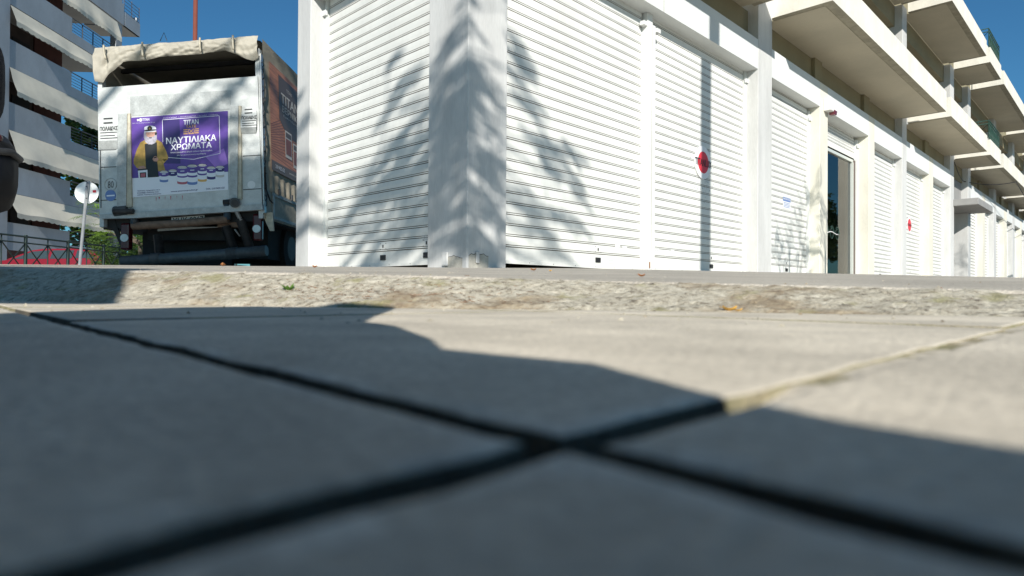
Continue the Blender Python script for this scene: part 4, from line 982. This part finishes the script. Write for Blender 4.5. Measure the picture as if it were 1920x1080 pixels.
# feathery tree and shrubs beyond the car park
def onp(x, y, Y): return tuple(onY(x, y, Y))
B_ = [(onp(178, 400, 21), (.5, .6, .25)), (onp(195, 430, 21), (.7, .6, .22)), (onp(225, 440, 20.6), (.5, .5, .22)), (onp(185, 380, 21.5), (.3, .5, .2)), (onp(255, 450, 20), (.6, .5, .5)), (onp(300, 460, 20), (1.0, .5, .5))]
blobs_tree('mimosa_tree', (onY(262, 500, 20.5).x, 20.5, .33), 2.6, B_, 'lime green feathery tree behind the traffic sign', 'tree', 'leaf_lime', 34, .11, .03, kind_f=True)
B_ = [((x, 22.6 + random.uniform(-.4, .4), z), (.5, .5, .4)) for x in (-13.2, -13.9, -12.6, -14.4, -12.0, -11.3) for z in (.8, 1.25)] + [((-14.6, 22.6, 1.7), (.3, .3, .25)), ((-13.1, 22.5, 1.75), (.5, .3, .22)), ((-12.4, 22.5, 1.6), (.4, .3, .2))]
blobs_tree('bush', (-13.2, 22.6, .33), 1.2, B_, 'dark green bush between the red car and the truck', 'bush', 'leaf_hedge', 130, .085, .06)
B_ = [((-20.0 + 1.1 * q, 27.8, 1.0), (.8, .5, .55)) for q in range(5)]
blobs_tree('hedge', (-18, 27.8, .33), 1.0, B_, 'low hedge at the foot of the apartment block', 'hedge', 'leaf_dark', 110, .1, .07)

B_ = [(onp(x, y, 50), (2.2, 2, 1.6)) for x, y in ((150, 262, ), (172, 250), (190, 275), (160, 320), (185, 345), (150, 380), (180, 410), (200, 440), (165, 450), (240, 470), (280, 480))]
blobs_tree('tall_tree', (onY(170, 500, 50).x, 50, .3), 12, B_, 'tall dark tree seen through the open end of the apartment block', 'tree', 'leaf_hedge', 130, .5, .4, tr=.25)
# shade tree out of view on the left: its limbs reach across behind the camera and mottle the fronts
random.seed(21)
TB = MB(); CB = MB()
base = W(-8.2, -5.2, -.1); crotch = W(-8.0, -5.2, 5.2)
TB.tube([base, W(-8.1, -5.2, 2.6), crotch], [.26, .2, .16], 'bark', 10)
def at_sun(P, Y): return P + SUN * ((P.y - Y) / -SUN.y) if False else P + SUN * ((Y - P.y) / SUN.y)
def cluster(P, Y, n, L, spread, dirx=None, droop=.35, ll=.16, lw=.05):
    c = at_sun(Vector(P), Y)
    for q in range(n):
        s = random.choice((-1, 1)) if dirx is None else dirx
        d = W(s * random.uniform(.6, 1), random.uniform(-.5, .5), random.uniform(-.15, .35))
        o = c + W(random.gauss(0, spread[0]), random.gauss(0, .25), random.gauss(0, spread[1])) - d.normalized() * L * .5
        pts = frond(CB, o, d, L * random.uniform(.8, 1.2), 'leaf_dark', 12, lw, ll, droop)
        TB.tube(pts, .006, 'bark', 4)
    return c
hubs = []
# lower half of the truck's tail
for q in range(46):
    P = W(random.uniform(-6.4, -3.45), 8.95, random.uniform(.35, 1.66)); hubs.append(cluster(P, random.uniform(-5.6, -4.6), 7, 1.0, (.28, .14), ll=.26, lw=.12))
for P in ((-4.2, 8.95, 2.62), (-3.8, 8.95, 2.5), (-4.5, 8.95, 2.3), (-3.75, 8.95, 3.05), (-4.05, 8.95, 2.05)): hubs.append(cluster(W(*P), -5, 2, .5, (.12, .06)))
def mass(Ps, Y, n, rad, k='leaf_dark'):
    for P in Ps:
        c = at_sun(Vector(P), Y)
        for q in range(n):
            o = c + W(random.gauss(0, rad[0]), random.gauss(0, .35), random.gauss(0, rad[1])); a = random.uniform(0, 6.28); l = random.uniform(.1, .2)
            ux = W(math.cos(a), math.sin(a) * .6, random.uniform(-.5, .5)) * l; uz = W(-math.sin(a) * .3, .3, random.uniform(.5, 1)) * l * .45
            CB.poly([o - ux * .5, o + uz * .5, o + ux * .5, o - uz * .5], k)
random.seed(33)
mass([(x, 8.95, z) for x in (-6.2, -5.8, -5.4, -5.0, -4.6, -4.2, -3.8, -3.45) for z in (.3, .6, .9, 1.2, 1.45)], -5.0, 190, (.26, .15))
mass([(-3.75, 8.95, 2.85), (-4.1, 8.95, 2.62), (-4.35, 8.95, 2.3)], -5.0, 26, (.16, .07))
# short front: column, shutter
def lf(x, y, tt_=.22):
    d = ray(x, y); s = (K.dot(rr) + tt_) / d.dot(rr); return d * s
for (x, y, n, L, sx, sz_) in ((566, 330, 2, .5, .08, .12), (566, 400, 3, .55, .1, .15), (580, 460, 3, .6, .1, .12), (596, 365, 2, .5, .08, .1), (570, 205, 1, .25, .03, .03),
    (640, 400, 2, .6, .1, .1), (655, 350, 2, .55, .1, .1), (690, 330, 3, .6, .12, .12), (680, 290, 2, .5, .1, .08), (720, 270, 3, .6, .12, .12), (735, 230, 3, .55, .12, .1), (765, 195, 3, .5, .1, .1), (770, 150, 2, .4, .06, .06), (728, 115, 1, .25, .03, .03), (745, 330, 4, .6, .12, .15), (780, 300, 3, .6, .12, .15), (760, 400, 4, .6, .12, .15), (720, 420, 3, .6, .12, .12), (700, 380, 3, .6, .1, .12), (785, 440, 4, .6, .12, .12), (790, 240, 2, .5, .1, .1), (740, 470, 3, .6, .12, .08), (680, 450, 2, .6, .1, .1)):
    hubs.append(cluster(lf(x, y), random.uniform(-4.9, -3.3), max(1, n - 1), L, (sx, sz_)))
for (x, y, n, L, sx, sz_) in ((875, 40, 3, .55, .05, .05), (850, 80, 3, .5, .05, .05), (880, 110, 4, .55, .07, .07), (860, 160, 5, .6, .08, .08), (885, 220, 5, .6, .08, .1), (850, 230, 5, .6, .08, .1), (870, 290, 6, .6, .08, .1), (840, 330, 5, .6, .08, .1), (880, 350, 4, .6, .08, .08), (830, 400, 4, .5, .07, .1), (900, 400, 3, .5, .06, .08), (875, 430, 4, .5, .08, .08), (925, 330, 3, .5, .08, .1), (935, 250, 3, .45, .06, .1), (920, 460, 3, .5, .08, .06), (905, 150, 3, .4, .05, .08), (940, 410, 2, .4, .05, .05)):
    hubs.append(cluster(lf(x, y, 0) if x < 880 else onn(x, y, 0), random.uniform(-4.8, -3.2), max(1, n - 2), L, (sx, sz_), droop=.25))
for (x, y, n, L, sx, sz_) in ((985, 90, 2, .4, .05, .05), (975, 60, 1, .35, .04, .04), (1010, 200, 2, .4, .05, .08), (1020, 250, 2, .45, .06, .08), (1050, 300, 3, .5, .07, .08), (1000, 360, 3, .5, .07, .06), (1020, 410, 3, .5, .08, .06), (1050, 460, 2, .5, .08, .05), (1085, 330, 1, .4, .05, .05), (1070, 390, 1, .4, .04, .06), (980, 450, 2, .45, .06, .06), (965, 130, 2, .35, .04, .06)):
    hubs.append(cluster(onn(x, y, -.22), random.uniform(-5.4, -4.4), n, L, (sx, sz_), droop=.2))
for q in range(20):
    x = random.uniform(635, 798); y = random.uniform(max(150, 420 - (x - 630) * 1.9), 480)
    hubs.append(cluster(lf(x, y), random.uniform(-3.6, -2.6), 1, .42, (.10, .10), ll=.11, lw=.05))
for q in range(7):
    x = random.uniform(808, 940); y = random.uniform(90, 470)
    hubs.append(cluster(lf(x, y, 0) if x < 878 else onn(x, y, 0), random.uniform(-4.6, -3.2), 2, .42, (.05, .07), ll=.13, lw=.06, droop=.25))
for q in range(10):
    x = random.uniform(965, 1100); y = random.uniform(150 + (x - 965) * 1.2, 470)
    hubs.append(cluster(onn(x, y, -.22), random.uniform(-4.2, -3), 1, .38, (.04, .05), ll=.1, lw=.045, droop=.3))
random.seed(77)
for (x, y, n, a_, c_) in ((858, 215, 34, .07, .05), (838, 262, 40, .06, .07), (850, 320, 46, .07, .07), (822, 365, 36, .05, .07), (882, 150, 20, .04, .06), (905, 305, 26, .05, .05), (925, 350, 22, .04, .06), (895, 420, 26, .06, .05), (930, 455, 20, .04, .05), (868, 425, 24, .05, .06), (815, 200, 14, .03, .06), (865, 30, 16, .06, .03), (750, 300, 22, .07, .06), (775, 400, 26, .07, .06), (720, 340, 20, .07, .05), (770, 455, 22, .07, .04), (690, 400, 14, .06, .05), (1030, 300, 10, .04, .05), (1045, 400, 10, .05, .04)):
    mass([lf(x, y, 0 if x > 800 else .22) if x < 878 else onn(x, y, 0 if x < 950 else -.22)], random.uniform(-4.2, -3.0), n, (a_, c_))
# added upper leaves, unseen, to cut sky fill; clear of all sunlit parts
for q in range(2600):
    x = random.uniform(-9.5, 2.2); y = random.uniform(-8.5, 1.0)
    lo = 5.6 + .53 * (5.7 - y) if x > -1.6 else 5.2 + .53 * (9 - y)
    if x > 1.4: lo += 1.5
    o = W(x, y, lo + random.uniform(0, 2.2)); a = random.uniform(0, 6.28); l = random.uniform(.25, .5)
    ux = W(math.cos(a), math.sin(a), random.uniform(-.3, .3)) * l; uz = W(-math.sin(a), math.cos(a), random.uniform(-.4, .4)) * l * .5
    CB.poly([o - ux * .5, o + uz * .5, o + ux * .5, o - uz * .5], 'leaf_dark')
for q in range(9): limb(TB, mains_[q % 3] if False else crotch, W(random.uniform(-7.5, 1), random.uniform(-6, 0), 13.2), .09, .02, 6, .3)
# limbs feeding the clusters
hubs.sort(key=lambda p: p.x)
mains = [W(-6.5, -5, 7.6), W(-5.2, -5, 8.4), W(-3.6, -5.1, 7.9), W(-2.2, -5.1, 7.6), W(-1.0, -5.0, 7.5), W(.1, -5.0, 7.4)]
prevp = crotch
for i, q in enumerate(mains): limb(TB, prevp, q, .11 - .014 * i, .096 - .014 * i, 6, .1); prevp = q
for h in hubs[::2]:
    q = min(mains, key=lambda m_: (m_ - h).length); limb(TB, q, h, .018, .007, 5, .12)
sh = empty('feathery_tree', tuple(base), 'tall feathery street tree standing out of view behind the camera', 'tree'); TB.build('trunk', sh); CB.build('crown', sh)

# small street trees whose shade falls low on the farther shutters
def stree(P, Y, spread, label, n=26, L=.5, seed=1, trunk=True):
    random.seed(seed); tb, cb = MB(), MB(); cs = []
    for (pt) in P:
        c = at_sun(Vector(pt), Y); cs.append(c)
        for q in range(n):
            d = W(random.uniform(-1, 1), random.uniform(-.5, .5), random.uniform(.2, 1.2)); o = c + W(random.gauss(0, spread), random.gauss(0, .12), random.gauss(0, spread))
            frond(cb, o, d, L * random.uniform(.7, 1.2), 'leaf_hedge', 9, .03, .09, .1)
    bx = cs[0].x; g = W(bx, Y, G(bx, Y)); tb.tube([g, W(bx + .04, Y, (g.z + cs[0].z) / 2), cs[0]], [.05, .04, .02], 'bark', 7)
    for c in cs[1:]: limb(tb, W(bx + .04, Y, (g.z + cs[0].z) / 2), c, .02, .008, 5, .04)
    e = empty('street_tree', tuple(g), label, 'tree'); tb.build('trunk', e); cb.build('crown', e)
stree([onn(1480, 470, -.22), onn(1500, 450, -.22), onn(1460, 490, -.22), onn(1505, 490, -.22), onn(1515, 400, -.22)], 6.0, .13, 'slender young street tree out of view, nearest of three', 12, .42, 3)
stree([onn(1547, 440, 0), onn(1543, 480, 0), onn(1550, 400, 0)], 7.0, .08, 'slender young street tree out of view, middle of three', 9, .4, 4)
stree([onn(1806, 495, -.2), onn(1812, 478, -.2), onn(1802, 512, -.2)], 13.0, .16, 'slender young street tree out of view, farthest of three', 10, .6, 5)
# street-lamp post: its shade is the straight bar across the round sign
c = at_sun(onn(1324, 300, -.21), 3.1)
b = MB(); gz_ = G(c.x, 3.1); b.tube([W(c.x, 3.1, gz_ - .02), W(c.x, 3.1, 9.2)], [.12, .12], 'galv', 16); b.tube([W(c.x, 3.1, gz_), W(c.x, 3.1, gz_ + .5)], .15, 'galv', 16)
b.tube([W(c.x, 3.1, 9.2), W(c.x - .6, 2.4, 9.7), W(c.x - 1.2, 1.7, 9.8)], [.06, .05, .05], 'galv', 10); b.build('street_lamp', label='grey steel street lamp just right of the view', cat='street lamp')
# trees and facades the glass door can mirror
random.seed(9)
for i, (x, y) in enumerate(((24.5, 22.4), (32, 26), (42, 31))):
    g = G(x, y); B_ = [((x + random.uniform(-1.3, 1.3), y + random.uniform(-1.3, 1.3), g + 2.4 + random.uniform(0, 2.2)), (1, 1, .8)) for q in range(6)]
    blobs_tree('round_tree', (x, y, g), 3.6, B_, ['round crowned tree across the street, nearest', 'round crowned tree across the street, second', 'round crowned tree across the street, farthest'][i], 'tree', 'leaf_dark', 120, .22, .16, 'trees across the street', tr=.14)

# ================================================================== added shadow casters out of view, shaped to shade the slabs and kerb
M['stone'] = mat('caster_stone', (.42, .39, .33), .9, bump=.6, bscale=40, var=.3, vscale=6)
Yc = -.12
pr = [(1.6, .0), (1.0, .02), (.30, .045), (.13, .072), (.081, .098), (.054, .119), (.040, .135), (.024, .163), (-.005, .178), (-.025, .187), (-.035, .213), (-.07, .27), (-.10, .296), (-.118, .36), (-.14, .46), (-.157, .52), (-.24, .545), (-.31, .53), (-.36, .545), (-.42, .50), (-.44, .42), (-.452, .33), (-.52, .32), (-.7, .30), (-1.2, .27), (-2.2, .28), (-2.25, 0)]
b = MB(); pts = [W(x + KX * z / TE, Yc, z - .02) for x, z in pr] + [W(-2.25, Yc, -.06), W(1.6, Yc, -.06)]
b.extrude(pts[::-1], W(0, -.09, 0), 'stone'); b.build('slab_shadow_caster', label='added stone shadow caster, unseen, standing just behind the camera', cat='wall')  # added caster; its outline gives the shadow edge on the slabs
b = MB(); a = -.66; c_ = -2.6; yb = -1.0
def inv(xg, yg, zg=.02): return W(xg + KX * (yg - yb), yb, zg + (yg - yb) * TE)
P = [inv(-.62, .99, -.02), inv(-.95, 1.80, .045), inv(-2.6, 1.95, .06), inv(-2.6, 1.1, 0)]
b.extrude(P, W(0, -.04, 0), 'tpanel2'); o = b.build('panel', None)
bpy.data.objects.remove(o)
NB = empty('kerb_shadow_panel', (-1.9, yb, -.03), 'added metal shadow panel on two posts, out of view at the left', 'notice board')  # added panel, there only for its shadow at the kerb
b.build('panel', NB)
for x in (-1.6, -2.3):
    b2 = MB(); b2.tube([W(x, yb - .06, -.04), W(x, yb - .06, 1.3)], .03, 'galv', 8); b2.build('post', NB)

# ================================================================== small things on the kerb
M['dryleaf'] = mat('dry_leaf', (.42, .17, .06), .7, var=.3, vscale=60)
M['yleaf'] = mat('yellow_leaf', (.72, .42, .09), .6, var=.25, vscale=60)
M['weed'] = leafmat('weed_leaf', (.16, .30, .05), (.09, .20, .03))
def kz(x, y):
    """height of the kerb or pavement under a point"""
    e = edge(x); L = lip(x) + .035
    if y > L: return pz(x, y)
    if y < e: return -.02
    best = kfn((x + 2.6) / 4.4, (y - e) / (L - e)); return best.z
def leafobj(px_, py_, Y, s, k, lab):
    P = onY(px_, py_, Y); z = kz(P.x, P.y) + .002; a = random.uniform(0, 6.28); b = MB()
    def fn(u, v):
        x = (u - .5) * s; w_ = s * .28 * math.sin(math.pi * u) ** .8 * (v - .5) * 2
        return W(P.x + x * math.cos(a) - w_ * math.sin(a), P.y + x * math.sin(a) + w_ * math.cos(a), z + .35 * s * (2 * u - 1) ** 2 * .6 + abs(v - .5) * s * .4)
    b.grid(fn, 8, 4, k); b.tube([fn(0, .5), fn(0, .5) + W(-.2 * s * math.cos(a), -.2 * s * math.sin(a), .1 * s)], s * .02, k, 4); b.build('fallen_leaf', label=lab, cat='leaf', group='dry leaves on the kerb and pavement')
random.seed(2)
leafobj(1368, 581, .75, .016, 'yleaf', 'bright ochre leaf at the foot of the kerb')
leafobj(1384, 585, .735, .009, 'yleaf', 'tiny yellow leaf fragment beside the ochre leaf')
leafobj(1203, 524, 1.15, .014, 'dryleaf', 'brown curled leaf on the kerb lip right of the centre')
leafobj(1000, 512, 2.0, .02, 'dryleaf', 'small rust coloured leaf on the pavement before the widest shutter')
leafobj(1032, 514, 1.8, .012, 'yleaf', 'pale yellow leaf scrap on the pavement before the widest shutter')
leafobj(1760, 546, .82, .014, 'dryleaf', 'dark red leaf wedged at the kerb on the right')
leafobj(590, 499, 3.2, .03, 'dryleaf', 'dry leaf on the pavement near the left column')
leafobj(418, 497, 4.0, .06, 'dryleaf', 'crumpled dry leaf in front of the truck')
# weed
P = onY(541, 534, 1.0); P.z = kz(P.x, P.y); b = MB()
for q in range(13):
    a = q * 2.4; L = random.uniform(.009, .019); d = W(math.cos(a), math.sin(a) * .8, random.uniform(.5, 1.3)).normalized(); sd = d.cross(W(0, 0, 1)).normalized() * L * .28
    t = P + d * L; mdl = P + d * L * .6
    b.poly([P, mdl + sd, t, mdl - sd], 'weed')
b.build('weed', label='tiny green weed sprouting from the broken kerb', cat='weed')
# brown needles and straw caught in the kerb
M['straw'] = mat('brown_needles', (.26, .13, .06), .8, var=.4, vscale=90)
b = MB(); random.seed(14)
for q in range(520):
    x = random.gauss(-.27, .07) if q % 3 else random.gauss(-.08, .06); e = edge(x); y = e + abs(random.gauss(.05, .035)); z = kz(x, y) + random.uniform(.0005, .003)
    a = random.uniform(0, 6.28); l = random.uniform(.004, .013); d = W(math.cos(a), math.sin(a), random.uniform(-.25, .25)) * l
    b.tube([W(x, y, z), W(x, y, z) + d], .00035, 'straw', 3, False)
b.build('leaf_litter', kind='stuff', origin=(0, 0, 0))
# loose grit
b = MB(); random.seed(4)
for q in range(900):
    x = random.uniform(-1.2, 1.1); e = edge(x); y = (e + random.uniform(-.02, .2) if random.random() < .6 else (e + random.uniform(.2, 1.2) if random.random() < .4 else e - random.uniform(.0, .45)))
    z = kz(x, y); r = random.uniform(.0008, .0032) * (1 if y < e + .2 else .8); n0 = len(b.v)
    vs = [W(x + r * random.uniform(.6, 1.2), y, z), W(x, y + r * random.uniform(.6, 1.2), z), W(x - r * random.uniform(.6, 1.2), y, z), W(x, y - r * random.uniform(.6, 1.2), z), W(x, y, z + r * random.uniform(.5, 1))]
    for t_ in ((0, 1, 4), (1, 2, 4), (2, 3, 4), (3, 0, 4)): b.poly([vs[j] for j in t_], 'kerb')
b.build('grit', kind='stuff', origin=(0, 0, 0))
for o in bpy.data.objects:
    if '_w' in o: del o['_w']
